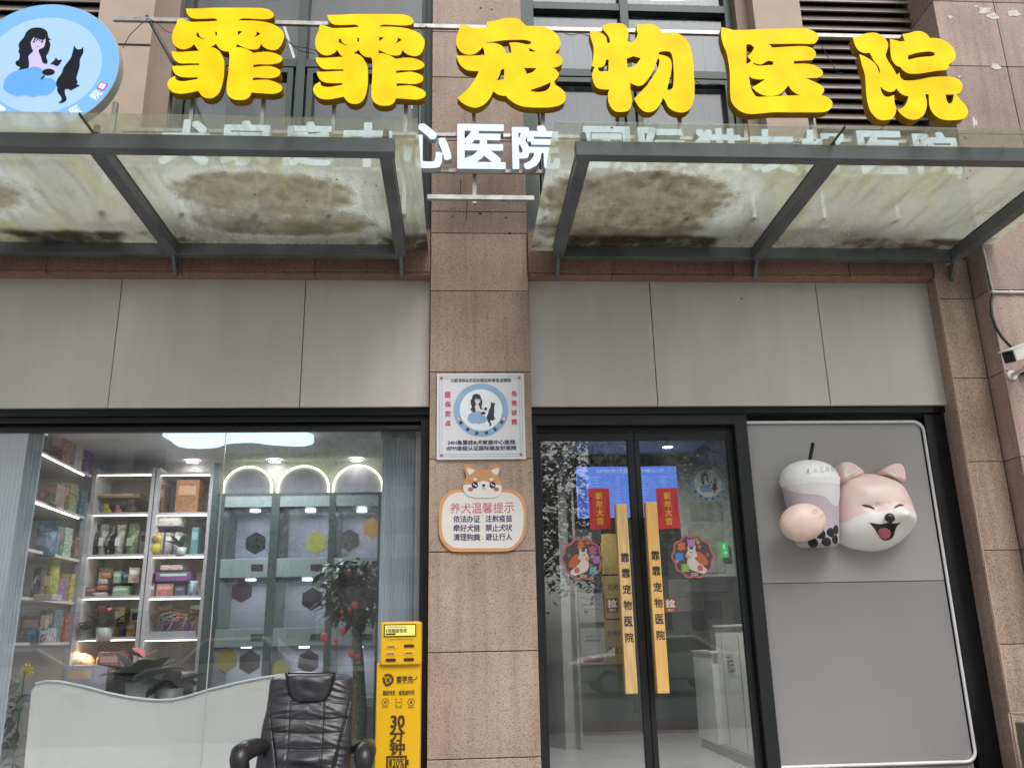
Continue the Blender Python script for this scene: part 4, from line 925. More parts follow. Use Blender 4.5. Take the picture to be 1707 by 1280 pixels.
# pleated blinds
def pleats(px0, px1, pyt, Y, n, label, skewx=0):
    x0, x1 = at(px0, 1000, Y)[0], at(px1, 1000, Y)[0]; v = []; f = []; zt = at((px0+px1)/2, pyt, Y)[1]
    K = n*6; zz = [.12+(zt-.12)*j/6 for j in range(7)]
    for i in range(K+1):
        x = x0+(x1-x0)*i/K
        for j, z in enumerate(zz): v.append((x+.004*math.sin(j*1.3+i*.2), Y+.014*math.sin(2*math.pi*i/6)+.01*math.sin(i*.13), z))
    for i in range(K):
        for j in range(6): f.append((i*7+j, (i+1)*7+j, (i+1)*7+j+1, i*7+j+1))
    t = thing('pleated_blind', ((x0+x1)/2, Y, .12), label, 'blind', 'pleated blinds at the window ends')
    MB().add(v, f, True).build('pleated_fabric', mat('pleat_fabric', (.62, .68, .76), .6, var=.06, vs=2), t)
    MB().box(x0-.01, x1+.01, Y-.03, Y+.03, zt, zt+.05).build('head_rail', M_galv, t)
pleats(-60, 36, 726, .40, 16, 'pale blue pleated blind at the left end of the shop window')
pleats(632, 693, 731, .40, 11, 'pale blue pleated blind beside the pillar, behind the yellow charger')
# display shelves -------------------------------------------------------------
YB = 2.2
M_shelf = mat('shelf_lilac_white', (.58, .56, .56), .5, var=.03)
M_back = mat('shelf_back', (.30, .28, .26), .7, var=.15)
rows = [791, 858, 928, 997, 1066, 1125, 1190]
def bay(px0, px1, label):
    x0, x1 = at(px0, 1000, YB)[0], at(px1, 1000, YB)[0]
    t = thing('display_shelf', ((x0+x1)/2, YB, .1), label, 'shelf unit', 'lit display shelves in the shop')
    zt = at(px0, rows[0], YB)[1]
    MB().box(x0-.03, x0, YB, YB+.38, .1, zt+.06).build('side_panel', M_shelf, t); MB().box(x1, x1+.03, YB, YB+.38, .1, zt+.06).build('side_panel', M_shelf, t)
    MB().box(x0, x1, YB+.36, YB+.38, .1, zt+.06).build('back_panel', M_back, t)
    Z = []
    for r in rows:
        z = at((px0+px1)/2, r, YB)[1]; Z.append(z)
        b = MB().box(x0, x1, YB, YB+.36, z, z+.022).build('shelf_board', M_shelf, t)
        if r < 1100: MB().box(x0+.01, x1-.01, YB+.012, YB+.022, z-.008, z-.001).build('light_strip', M_ledw, b)
    return x0, x1, Z
bl = bay(136, 232, 'wide lit shelf bay with goods, farther from the cages')
br = bay(246, 334, 'lit shelf bay next to the cages')
# side unit along the left wall: boards running back from the window
t = thing('side_shelf', (-4.0, 1.2, .1), 'dark side shelf with glowing board edges, along the left wall by the blind', 'shelf unit')
xs_ = at(128, 1000, 2.1)[0]
xf = at(72, 800, 1.15)[0]
for r in (758, 838, 919, 999, 1075):
    z = at(70, r, 1.15)[1]
    b = MB().add([(xf-.02, 1.1, z), (xs_-.02, 2.15, z), (xs_-.6, 2.15, z), (xf-.6, 1.1, z)]+[(xf-.02, 1.1, z+.022), (xs_-.02, 2.15, z+.022), (xs_-.6, 2.15, z+.022), (xf-.6, 1.1, z+.022)], [(3, 2, 1, 0), (4, 5, 6, 7), (0, 1, 5, 4), (1, 2, 6, 5), (2, 3, 7, 6), (3, 0, 4, 7)]).build('shelf_board', M_shelf, t)
    if r < 900: MB().tube([(xf-.02, 1.1, z-.004), (xs_-.03, 2.0, z-.004)], .007, 6).build('light_strip', M_ledw, b)
MB().box(xs_-.05, xs_, 2.10, 2.20, .1, 2.6).build('side_panel', mat('grey_post', (.33, .33, .36), .5), t)
MB().add([(xf-.62, 1.1, .1), (xs_-.62, 2.15, .1), (xs_-.62, 2.15, 2.7), (xf-.62, 1.1, 2.7)], [(0, 1, 2, 3)]).build('back_panel', M_back, t)

# goods on the shelves ---------------------------------------------------------
def pm(name, c, rough=.45, c2=None, sc=60):     # printed packaging: blotches of a second colour
    if name in MATS: return MATS[name]
    m, nt, p = new_mat(name); co = objco(nt)
    vo = N(nt, 'TexNoise'); vo.inputs['Scale'].default_value = sc; vo.inputs['Detail'].default_value = 3; nt.links.new(co, vo.inputs['Vector'])
    rp = nt.nodes.new('ShaderNodeValToRGB'); rp.color_ramp.interpolation = 'CONSTANT'
    rp.color_ramp.elements[0].color = (*c, 1); rp.color_ramp.elements[1].position = .56; rp.color_ramp.elements[1].color = (*(c2 or tuple(q*.55 for q in c)), 1)
    nt.links.new(vo.outputs[0], rp.inputs[0]); nt.links.new(rp.outputs[0], p.inputs['Base Color']); p.inputs['Roughness'].default_value = rough
    return m
def carton(px0, py0, px1, py1, label, c, c2=None, Y=None, group=None, depth=.16, yaw=0, base=None):
    Y = Y or YB+.06; x0, x1, z0, z1 = px_rect(px0, py0, px1, py1, Y)
    if base is not None: z1 += base-z0; z0 = base
    t = thing('carton', ((x0+x1)/2, Y+depth/2, z0), label, 'box', group)
    MB().box(x0, x1, Y, Y+depth, z0, z1).build('carton_body', pm('print_%g_%g_%g' % c, c, .5, c2, 45), t, .003)
    MB().box(x0+(x1-x0)*.12, x1-(x1-x0)*.12, Y-.0015, Y, z0+(z1-z0)*.55, z0+(z1-z0)*.82).build('printed_label', mat('lab_%g' % c[0], tuple(min(.8, q*1.5+.12) for q in c), .5), t)
    t.rotation_euler.z = yaw; return t
def pouch(px0, py0, px1, py1, label, c, c2=None, Y=None, group=None, yaw=0):
    Y = Y or YB+.08; x0, x1, z0, z1 = px_rect(px0, py0, px1, py1, Y); n = 10; v = []; f = []
    cx_ = (x0+x1)/2
    for side in (-1, 1):
        for j in range(n+1):
            for i in range(n+1):
                u, w_ = i/n*2-1, j/n; th = .07*(1-u*u)**.6*(math.sin(math.pi*min(1, w_*1.1+.12)))**.6 if w_ < .9 else .006
                v.append((cx_+u*(x1-x0)/2*(1-.06*math.sin(math.pi*w_)), Y+.07+side*max(.002, th), z0+(z1-z0)*w_))
    for s_ in (0, 1):
        o = s_*(n+1)**2
        for j in range(n):
            for i in range(n):
                q = (o+j*(n+1)+i, o+j*(n+1)+i+1, o+(j+1)*(n+1)+i+1, o+(j+1)*(n+1)+i); f.append(q if s_ == 0 else q[::-1])
    t = thing('food_pouch', (cx_, Y+.07, z0), label, 'bag', group)
    MB().add(v, f, True).build('pouch_body', pm('print_%g_%g_%g' % c, c, .3, c2, 30), t)
    MB().box(x0+(x1-x0)*.25, x1-(x1-x0)*.25, Y-.012, Y-.004, z0+(z1-z0)*.3, z0+(z1-z0)*.55).build('printed_label', mat('plab_%g' % c[1], tuple(min(.8, q*1.3+.2) for q in c), .5), t)
    t.rotation_euler.z = yaw; return t
def leaf(mb, base, dirv, length, width, droop=.3):
    d = Vector(dirv).normalized(); side = d.cross(Vector((0, 0, 1)))
    side = side.normalized() if side.length > .05 else Vector((1, 0, 0)); v = []; n = 6
    for i in range(n+1):
        u = i/n; c = Vector(base)+d*length*u-Vector((0, 0, droop*length*u*u)); wd = width*math.sin(math.pi*min(1, u*.95+.04))**.8
        v += [c-side*wd-Vector((0, 0, -wd*.3)), c, c+side*wd-Vector((0, 0, -wd*.3))]
    mb.add(v, [(i*3+k, i*3+k+1, (i+1)*3+k+1, (i+1)*3+k) for i in range(n) for k in (0, 1)], True)
M_leaf = mat('leaf_green', (.03, .085, .035), .4, var=.5, vs=30)
M_leafd = mat('dark_leaf', (.014, .035, .018), .45, var=.5, vs=22)
M_pot = mat('white_pot', (.55, .56, .55), .35)
def plant(px, py, s, label, Y, n=12, c=None, pot=None, up=.6, wd=.22, red=0, seed=1, pr=.28):
    x, z = at(px, py, Y); r = random.Random(seed)
    t = thing('potted_plant', (x, Y, z), label, 'plant', 'plants in the shop window')
    MB().lathe([(.001, z), (s*pr*.8, z), (s*pr, z+s*.42), (s*pr*.92, z+s*.42), (s*pr*.85, z+s*.36), (.001, z+s*.36)], x, Y, 20).build('plant_pot', pot or M_pot, t)
    mb = MB()
    for i in range(n):
        a = r.uniform(0, 6.28); e = r.uniform(.2, 1.3)*up; leaf(mb, (x, Y, z+s*.4), (math.cos(a), math.sin(a)*.7, e), s*r.uniform(.6, 1.05), s*wd*r.uniform(.3, .6), r.uniform(.1, .5))
    mb.build('leaves', c or M_leaf, t)
    if red:
        mb = MB()
        for i in range(red):
            a = r.uniform(0, 6.28); leaf(mb, (x, Y-.02, z+s*.85), (math.cos(a), math.sin(a)*.6-.1, .45), s*.5, s*.10, .2)
        mb.build('flower', mat('pink_bract', (.55, .12, .13), .5, var=.3, vs=30), t)
    return t
def zrow(b, i): return b[2][i]+.022
# top shelf
carton(252, 806, 276, 855, 'dark brown box on the top shelf beside the pale grass tuft', (.16, .10, .07), base=zrow(br, 1))
t = carton(290, 800, 333, 856, 'large orange brown carry case on the top shelf next to the cages', (.42, .19, .07), (.30, .13, .05), base=zrow(br, 1))
plant(262, 856, .22, 'spiky pale grass in a pot on the top shelf', YB+.12, 16, mat('pale_grass', (.30, .36, .26), .5), up=2.2, wd=.06, seed=4)
carton(150, 818, 232, 826, 'flat tan box lying on top of the toys', (.40, .27, .12), base=zrow(bl, 1)+.14, depth=.2)
for i, (a, b, c, lb) in enumerate(((150, 168, (.55, .53, .52), 'grey white plush toy under the tan box'), (168, 186, (.52, .48, .08), 'yellow plush toy under the tan box'), (188, 204, (.50, .14, .22), 'pink plush toy under the tan box'), (206, 230, (.14, .10, .08), 'brown boxed toy at the right end of the top shelf'))):
    x0, x1, z0, z1 = px_rect(a, 832, b, 856, YB+.1); t = thing('plush_toy', ((x0+x1)/2, YB+.12, zrow(bl, 1)), lb, 'toy', 'plush toys on the top shelf')
    rr = (x1-x0)/2; zb = zrow(bl, 1); m = mat('plush_%d' % i, c, .95, bump=.5, bs=200)
    MB().ball(((x0+x1)/2, YB+.12, zb+rr*.7), (rr, rr*.8, rr*.75), 14, 10).build('body', m, t); MB().ball(((x0+x1)/2, YB+.1, zb+rr*1.7), rr*.62, 14, 10).build('head', m, t)
    for s_ in (-1, 1): MB().ball(((x0+x1)/2+s_*rr*.45, YB+.1, zb+rr*2.25), rr*.22, 8, 6).build('ear', m, t)
# second shelf: food bags
for a, b, c, c2, lb in ((130, 150, (.50, .52, .50), (.2, .22, .2), 'silver food bag at the left end of the second shelf'), (148, 160, (.03, .03, .03), (.2, .2, .2), 'narrow black food bag beside the silver one'), (158, 178, (.34, .36, .33), (.08, .12, .08), 'grey green food bag leaning between two black ones'),
       (176, 187, (.02, .02, .025), (.3, .3, .3), 'narrow black food bag with white print, middle of the second shelf'), (186, 206, (.40, .40, .38), (.16, .22, .12), 'grey food bag with green print right of the middle'), (205, 230, (.14, .20, .09), (.35, .38, .25), 'olive green food bag at the right end of the second shelf')):
    pouch(a, 872, b, 926, lb, c, c2, group='food bags on the second shelf', yaw=random.uniform(-.2, .2))
carton(258, 872, 302, 887, 'white box with a red line, topmost of its stack', (.60, .56, .54), base=zrow(br, 2)+.26)
carton(259, 888, 272, 926, 'white medicine box under the flat box, left one of three', (.62, .58, .56), base=zrow(br, 2)); carton(273, 888, 287, 926, 'white medicine box under the flat box, middle one of three', (.60, .57, .57), base=zrow(br, 2)); carton(288, 888, 302, 926, 'white medicine box under the flat box, behind the small plant', (.58, .56, .55), base=zrow(br, 2))
carton(316, 880, 332, 926, 'teal box at the right end of the second shelf', (.12, .30, .32), base=zrow(br, 2))
plant(301, 926, .17, 'small leafy plant in a white pot on the second shelf', YB+.02, 9, seed=6, up=.9, wd=.4)
x, z = at(259, 924, YB+.03); zb = zrow(br, 2); t = thing('chick_figurine', (x, YB+.03, zb), 'yellow hooded chick figurine beside the white boxes', 'figurine')
MB().ball((x, YB+.03, zb+.055), (.055, .045, .055), 16, 10).build('body', mat('chick_yellow', (.62, .50, .06), .5), t); MB().ball((x, YB+.03, zb+.14), (.05, .045, .045), 16, 10).build('hood', MATS['chick_yellow'], t); MB().ball((x, YB-.005, zb+.135), (.032, .02, .03), 14, 8).build('face', mat('chick_brown', (.35, .2, .12), .5), t)
# third shelf: small cartons
for a, y0, b, y1, c, lb, st in ((120, 975, 132, 996, (.45, .45, .42), 'tiny white and green box at the left end of the third shelf', 0), (141, 981, 160, 997, (.26, .04, .05), 'dark red box on the third shelf', 0), (150, 990, 176, 997, (.60, .52, .50), 'flat white and red box on the third shelf', 0),
      (160, 982, 178, 990, (.50, .14, .06), 'orange box lying on the flat white one', .055), (162, 972, 178, 981, (.58, .50, .42), 'cream box between the orange ones', .105), (166, 962, 184, 971, (.56, .18, .06), 'orange box topmost of its stack', .155),
      (186, 979, 214, 996, (.30, .45, .30), 'wide green and white box at the base of the green stack', 0), (187, 958, 202, 978, (.24, .42, .30), 'pale green box standing on the wide green one', .11), (203, 960, 214, 978, (.05, .12, .10), 'dark green box beside the pale green one', .11)):
    carton(a, y0, b, y1, lb, c, base=zrow(bl, 3)+st, group='small cartons on the third shelf')
carton(208, 952, 228, 978, 'tilted pale pink box at the right end of the third shelf', (.60, .42, .36), base=zrow(bl, 3)+.11, group='small cartons on the third shelf', yaw=.3)
for a, y0, b, y1, c, lb, st in ((232+14, 975, 258, 996, (.30, .16, .20), 'dull purple box by the shelf post', 0), (243+4, 958, 256, 974, (.18, .04, .06), 'dark maroon box on the dull purple one', .12), (259, 976, 288, 997, (.55, .20, .18), 'wide coral red box on the third shelf by the cages', 0), (258, 958, 318, 974, (.24, .08, .26), 'long violet box lying across the coral and blue ones', .13), (266, 949, 304, 958, (.55, .50, .50), 'white box lying on the long violet one', .225),
      (290, 980, 308, 997, (.07, .09, .14), 'dark navy box between the coral one and the can', 0)):
    carton(a, y0, b, y1, lb, c, base=zrow(br, 3)+st, group='cartons on the shelf by the cages')
x0, x1, z0, z1 = px_rect(309, 972, 327, 996, YB+.08); t = thing('food_tin', ((x0+x1)/2, YB+.1, zrow(br, 3)), 'pale blue tin at the right end of the third shelf', 'tin'); zb = zrow(br, 3)
MB().lathe([(.001, zb), ((x1-x0)/2, zb), ((x1-x0)/2, zb+.12), (.001, zb+.12)], (x0+x1)/2, YB+.12, 24).build('tin_body', pm('tinprint', (.35, .48, .55), .3, (.1, .2, .3), 40), t); MB().lathe([((x1-x0)/2*1.03, zb+.115), ((x1-x0)/2*1.03, zb+.13), (.001, zb+.131)], (x0+x1)/2, YB+.12, 24).build('lid', M_white, t)
# taller goods standing behind the front rows
rs_ = random.Random(40); k_ = 0
cols2 = [('rust', (.34, .10, .05)), ('cream', (.56, .50, .40)), ('olive', (.20, .22, .10)), ('grey blue', (.20, .26, .34)), ('white', (.60, .60, .58)), ('plum', (.22, .07, .16)), ('amber', (.46, .28, .08)), ('pale green', (.30, .40, .30)), ('charcoal', (.06, .06, .07))]
for by, bn_ in ((bl, 'wide'), (br, 'narrow')):
    for ri, rn in ((2, 'second'), (3, 'third'), (4, 'fourth')):
        for ui, (u, un) in enumerate(((.16, 'left'), (.5, 'middle'), (.82, 'right'))):
            if ri == 2 and (bn_ == 'narrow' or ui == 1): continue
            nm, c = cols2[k_ % 9]; k_ += 1; X_ = by[0]+(by[1]-by[0])*u; wq = rs_.uniform(.09, .15); hq = rs_.uniform(.20, .29); zb = by[2][ri]+.022
            t = thing('carton', (X_, YB+.3, zb), '%s box at the back %s of the %s shelf in the %s bay' % (nm, un, rn, bn_), 'box', 'boxes at the back of the lit shelves')
            MB().box(X_-wq/2, X_+wq/2, YB+.24, YB+.34, zb, zb+hq).build('carton_body', pm('bk_%d' % (k_ % 9), c, .5, tuple(min(.7, q*1.7+.08) for q in c), 40), t, .003)
            MB().box(X_-wq*.35, X_+wq*.35, YB+.238, YB+.24, zb+hq*.6, zb+hq*.85).build('printed_label', M_white if k_ % 2 else M_ink, t)
# fourth shelf
carton(110, 1013, 135, 1052, 'orange box glowing at the left end of the fourth shelf', (.60, .22, .08), base=zrow(bl, 4)+.11)
carton(107, 1054, 130, 1065, 'deep blue box under the orange one', (.03, .05, .22), base=zrow(bl, 4))
plant(172, 1068, .26, 'potted bromeliad with a red flower on the fourth shelf', YB+.0, 14, M_leafd, seed=9, up=.8, wd=.4, red=11)
plant(140, 1068, .22, 'leafy green plant between the blue box and the red flower', YB+.05, 14, M_leafd, seed=12, up=1.1, wd=.4)
carton(196, 1040, 212, 1064, 'dark box behind the red flower pot', (.06, .05, .05), base=zrow(bl, 4)); carton(205, 1022, 228, 1046, 'amber box at the right end of the fourth shelf', (.36, .18, .05), base=zrow(bl, 4))
# tray of leashes
xL, xR_ = at(250, 1050, YB)[0], at(326, 1050, YB)[0]; zb = zrow(br, 4); t = thing('leash_tray', ((xL+xR_)/2, YB+.1, zb), 'clear tray heaped with coloured dog leashes on the fourth shelf', 'tray of leashes')
MB().box(xL, xR_, YB+.01, YB+.24, zb, zb+.05).build('tray', mat('tray_plastic', (.40, .40, .42), .3), t)
rr = random.Random(5)
for i, c in enumerate([(.35, .03, .06), (.12, .03, .22), (.50, .10, .18), (.04, .04, .05), (.42, .36, .08), (.08, .16, .30), (.45, .42, .40), (.28, .02, .04), (.25, .30, .10)]):
    for q in range(2):
        cx_, cy_ = rr.uniform(xL+.1, xR_-.1), YB+.04+rr.random()*.14; r1, r2 = rr.uniform(.06, .14), rr.uniform(.03, .09); z_ = zb+.06+rr.random()*.12; ph = rr.random()*3
        MB().tube([(cx_+r1*math.cos(a*.6), cy_+.03*math.sin(a+ph), z_+r2*math.sin(a*.6+ph*.3)) for a in range(12)], .006, 6).build('leash', mat('leash_%d' % i, c, .6), t)
# lower shelf
def cushion(px0, py0, px1, py1, label, c, c2, nm):
    x0, x1, z0, z1 = px_rect(px0, py0, px1, py1, YB-.05); t = tag(MB().ball(((x0+x1)/2, YB+.1, (z0+z1)/2), ((x1-x0)/2, .14, (z1-z0)/2), 20, 12).build('cushion', pm(nm, c, .9, c2, 26)), label, 'cushion')
cushion(100, 1088, 146, 1122, 'round floral pet cushion under the lamp light on the lower shelf', (.68, .50, .38), (.42, .18, .12), 'floral')
area('lamp_light', at(125, 1090, YB)[0], YB+.02, at(125, 1080, YB)[1]-.03, .5, .1, 1.6, t, (1, .72, .42))
cushion(150, 1086, 182, 1118, 'cream fluffy cushion beside the floral one', (.60, .52, .34), (.55, .45, .26), 'fluffy')
cushion(182, 1086, 208, 1122, 'red patterned gift bag on the lower shelf', (.45, .05, .06), (.62, .40, .38), 'redbag')
carton(158, 1100, 200, 1140, 'pink carton below the cream cushion', (.48, .22, .20), base=zrow(bl, 5)-.02, Y=YB-.08)
carton(102, 1108, 160, 1160, 'white carton with black print in front of the floral cushion', (.40, .38, .46), (.42, .40, .48), Y=1.85, depth=.25)
plant(232, 1176, .42, 'big dark leaved potted plant above the dip of the white board', 1.7, 30, M_leafd, seed=21, up=.7, wd=.42, red=5)
plant(284, 1178, .34, 'second dark leaved plant, in a white square pot by the cages', 1.75, 22, M_leafd, seed=22, up=.8, wd=.42)
# side shelf goods
Ys = 1.35
for a, y0, b, y1, c, c2, lb in ((50, 870, 92, 926, (.10, .17, .24), (.25, .33, .38), 'blue grey bag of litter on the side shelf'), (66, 930, 96, 996, (.42, .35, .05), (.20, .30, .12), 'yellow food bag on the side shelf'), (44, 945, 62, 998, (.09, .08, .05), (.3, .26, .2), 'dark food bag beside the yellow one')):
    pouch(a, y0, b, y1, lb, c, c2, Y=Ys)
carton(40, 1045, 62, 1070, 'blue box on the lower side shelf', (.05, .17, .36), Y=Ys); carton(63, 1046, 80, 1070, 'pale box with a dark shoe print on the side shelf', (.45, .44, .47), (.08, .08, .09), Y=Ys)
carton(55, 990, 88, 1000, 'flat white box below the yellow food bag', (.50, .50, .46), Y=Ys-.12)
carton(72, 806, 96, 838, 'framed brown picture box on the upper side shelf', (.26, .20, .16), (.1, .08, .06), Y=Ys)
sidez = [at(70, r, 1.15)[1]+.022 for r in (758, 838, 919, 999, 1075)]
cols = [('olive', (.22, .22, .10)), ('dark teal', (.05, .14, .15)), ('rust red', (.32, .08, .05)), ('cream', (.52, .47, .38)), ('violet', (.20, .10, .26)), ('mustard', (.42, .30, .06)), ('slate blue', (.12, .18, .28)), ('pale green', (.28, .38, .28)), ('brown', (.20, .12, .08)), ('pink', (.48, .22, .26))]
q_ = 0; rs_ = random.Random(17)
for si in range(4, -1, -1):
    for u, pos in ((.42, 'nearest the window'), (.66, 'in the middle'), (.88, 'at the far end')):
        nm, c = cols[q_ % 10]; q_ += 1
        Yq = 1.1+1.05*u; xq = xf+(xs_-xf)*u; hq = rs_.uniform(.14, .26); wq = rs_.uniform(.10, .17)
        t = thing('carton', (xq-.12, Yq+.06, sidez[si]), '%s packet %s of %s board of left wall shelf' % (nm, pos, ('lowest', 'second lowest', 'middle', 'second highest', 'top')[4-si]), 'packet', 'packets on the left wall shelf')
        MB().box(xq-.04-wq, xq-.04, Yq, Yq+.14, sidez[si], sidez[si]+hq).build('carton_body', pm('side_%d' % (q_ % 10), c, .5, tuple(min(.7, k*1.7+.08) for k in c), 38), t, .004)
        MB().box(xq-.04-wq*.85, xq-.04-wq*.15, Yq-.002, Yq, sidez[si]+hq*.55, sidez[si]+hq*.85).build('printed_label', MATS['lab_0.55'] if 'lab_0.55' in MATS else M_white, t)
carton(28, 1156, 48, 1170, 'small blue and green box at the left foot of the white board', (.16, .22, .30), Y=.95)
tulip = thing('toy_star', (at(45, 1118, .9)[0], .9, at(45, 1130, .9)[1]), 'spiky bright yellow toy hanging by the left blind', 'toy')
x, z = at(45, 1118, .9); pts = [(x+(.052 if k % 2 else .036)*math.cos(R(k*15)), z+(.052 if k % 2 else .036)*math.sin(R(k*15))) for k in range(24)]
MB().prism(pts, .88, .90).build('star_body', mat('toy_yellow', (.62, .55, .03), .5), tulip); MB().ball((x, .878, z), (.02, .006, .02), 12, 6).build('star_centre', mat('toy_orange', (.6, .3, .03), .5), tulip)
mb = MB(); rr = random.Random(8)
t = thing('hanging_ivy', (at(30, 1200, .8)[0], .8, at(30, 1280, .8)[1]), 'trailing grey green artificial ivy beside the left blind', 'plant')
for i in range(46):
    px_, py_ = rr.uniform(16, 44)-(i/46)*14, 1130+i*3.4; x, z = at(px_, py_, .8); leaf(mb, (x, .8, z), (rr.uniform(-1, 1), rr.uniform(-1, .3), rr.uniform(-.8, .4)), .09, .028, .4)
mb.build('leaves', mat('ivy', (.09, .13, .11), .5, var=.5, vs=20), t); MB().tube([(at(40, 1120, .8)[0], .81, at(40, 1120, .8)[1]), (at(18, 1290, .8)[0], .81, at(18, 1290, .8)[1])], .006, 6).build('stem', M_leafd, t)
# cages ------------------------------------------------------------------------
YC = 2.1
M_cage = mat('cage_panel', (.60, .58, .66), .5, var=.05); M_cf = mat('cage_dark_green', (.035, .055, .05), .4, .1); M_band = mat('cage_band', (.20, .25, .235), .4)
X0, X1 = at(352, 900, YC)[0], at(636, 900, YC)[0]
t = thing('cage_cabinet', ((X0+X1)/2, YC, .1), 'dark green wall of glass fronted pet cages with hexagon stickers', 'cage cabinet')
ztop = at(500, 826, YC)[1]
MB().box(X0, X1, YC+.48, YC+.50, .1, ztop).build('cage_back', M_cage, t)
MB().box(X0, X1, YC+.02, YC+.5, ztop, ztop+.03).build('cabinet_top', M_cf, t)
hx = [352, 366, 446, 460, 545, 556, 628, 640]
vb = [at(p, 950, YC)[0] for p in hx]
for a, b in ((vb[0], vb[1]), (vb[2], vb[3]), (vb[4], vb[5]), (vb[6], vb[6]+.05)): MB().box(a, b, YC, YC+.48, .1, ztop).build('upright', M_cf, t)
MB().box(X0-.02, X0+.03, YC-.01, YC, .1, at(350, 772, YC)[1]).build('upright', M_cf, t)
cells = [(844, 930), (961, 1046), (1076, 1165)]
bands = [(826, 844), (930, 961), (1046, 1076), (1165, 1180)]
for y0, y1 in bands:
    z1_, z0_ = at(500, y0, YC)[1], at(500, y1, YC)[1]
    for a, b in ((vb[1], vb[2]), (vb[3], vb[4]), (vb[5], vb[6])): MB().box(a, b, YC+.003, YC+.48, z0_, z1_).build('cage_band', M_band, t, .003)
hexes = {(0, 0): [(426, 905, (.012, .016, .018))], (0, 1): [(527, 904, (.24, .25, .05))], (0, 2): [(582, 900, (.07, .06, .06)), (622, 880, (.45, .26, .06))],
         (1, 0): [(403, 985, (.04, .025, .03))], (1, 1): [(520, 998, (.02, .015, .03))], (1, 2): [], (2, 0): [(416, 1103, (.045, .038, .035)), (377, 1100, (.25, .2, .05))], (2, 1): [(514, 1102, (.05, .045, .055)), (466, 1118, (.32, .3, .1))], (2, 2): []}
for ci, (a, b) in enumerate(((1, 2), (3, 4), (5, 6))):
    for ri, (y0, y1) in enumerate(cells):
        pw = (hx[a]+hx[b])/2
        z1_, z0_ = at(pw, y0, YC)[1], at(pw, y1, YC)[1]
        g = MB().box(vb[a], vb[b], YC+.03, YC+.036, z0_, z1_).build('cage_door', glass('cage_glass', (.8, .84, .88), 1.2, .12) if 'cage_glass' not in MATS else MATS['cage_glass'], t)
        for hxp, hyp, c in hexes[(ri, ci)]:
            x, z = at(hxp, hyp, YC+.02); rr_ = .098; pts = [(x+rr_*math.cos(R(30+60*k)), z+rr_*math.sin(R(30+60*k))) for k in range(6)]
            pts = [(min(max(p, vb[a]+.004), vb[b]-.004), q) for p, q in pts]
            MB().prism(pts, YC+.024, YC+.03).build('hexagon_sticker', mat('hex_%g_%g' % c[:2], c, .4), g)
        x, z = at(pw+4, y0+8, YC+.25); MB().lathe([(.001, z1_-.02), (.045, z1_-.02), (.045, z1_-.005)], (vb[a]+vb[b])/2+.02, YC+.2, 20).build('cage_lamp', mat('cage_lamp', (1, 1, 1), .5, emit=9, ecol=(.9, .92, 1)), t); area('cage_light', (vb[a]+vb[b])/2, YC+.22, z1_-.03, .3, .2, 1.1, t, (.94, .93, 1))
        if ri < 2:
            x, z = at(hx[b]-8, y1+14, YC); MB().box(x-.10, x, YC-.004, YC+.003, z-.03, z+.02).build('nameplate', M_ink, t)
# ceiling lamps
Zc = 3.045
lp = smooth([(272, 722), (285, 733), (300, 743), (330, 746), (362, 744), (380, 738), (420, 736), (455, 740), (505, 742), (523, 736), (505, 728), (512, 721), (400, 716), (320, 716)], 4)
P = [atz(x, y, Zc-.05) for x, y in lp]; cx_ = sum(p[0] for p in P)/len(P); cy_ = sum(p[1] for p in P)/len(P)
t = thing('cloud_ceiling_lamp', (cx_, cy_, Zc), 'cloud shaped white ceiling lamp glowing in the shop', 'ceiling lamp')
n = len(P); v = [(p[0], p[1], Zc-.06) for p in P]+[(p[0], p[1], Zc) for p in P]
MB().add(v, [list(range(n)), list(range(2*n-1, n-1, -1))]+[(i, (i+1) % n, n+(i+1) % n, n+i) for i in range(n)]).build('diffuser', mat('lamp_diffuser', (1, 1, 1), .5, emit=1.05, ecol=(.66, .86, 1)), t)
area('lamp_light', cx_, cy_, Zc-.09, 1.3, .7, 34, t, (.92, .95, 1))
def downlight(px, py, label, power=5, col=(1, .96, .9), Zc=3.045):
    x, y = atz(px, py, Zc-.01); t = thing('downlight', (x, y, Zc), label, 'ceiling light', 'round ceiling downlights')
    MB().lathe([(.075, Zc-.006), (.075, Zc-.001), (.055, Zc-.012)], x, y, 24).build('trim_ring', M_white, t)
    MB().lathe([(.001, Zc-.008), (.062, Zc-.008), (.062, Zc-.004)], x, y, 24).build('lens', mat('downlight_lens', (1, 1, 1), .5, emit=9, ecol=(1, .98, .94)), t)
    area('lamp_light', x, y, Zc-.02, .1, .1, power, t, col)
downlight(321, 770, 'ceiling downlight above the shelf post', .15); downlight(458, 769, 'ceiling downlight above the first lit arch', .08); downlight(594, 767, 'ceiling downlight above the third lit arch', .08)
downlight(1113, 745, 'disc pendant standing in for a ceiling downlight, seen through the right door leaf', 48, Zc=3.35)  # ceiling downlight hung lower as a pendant so that it lights the hall
x, y = atz(1113, 745, 3.34); dl = [o for o in COL.objects if o.get('label', '').startswith('disc pendant')][0]; dl.name = 'lowered_downlight'; del dl['group']; dl['category'] = 'lowered downlight'
MB().tube([(x, y, 3.35), (x, y, 3.92)], .008, 8).build('added_rod', M_galv, dl); MB().lathe([(.001, 3.37), (.03, 3.37), (.075, 3.352), (.075, 3.344)], x, y, 24).build('lamp_housing', M_white, dl)  # rod and housing added to carry the lowered downlight
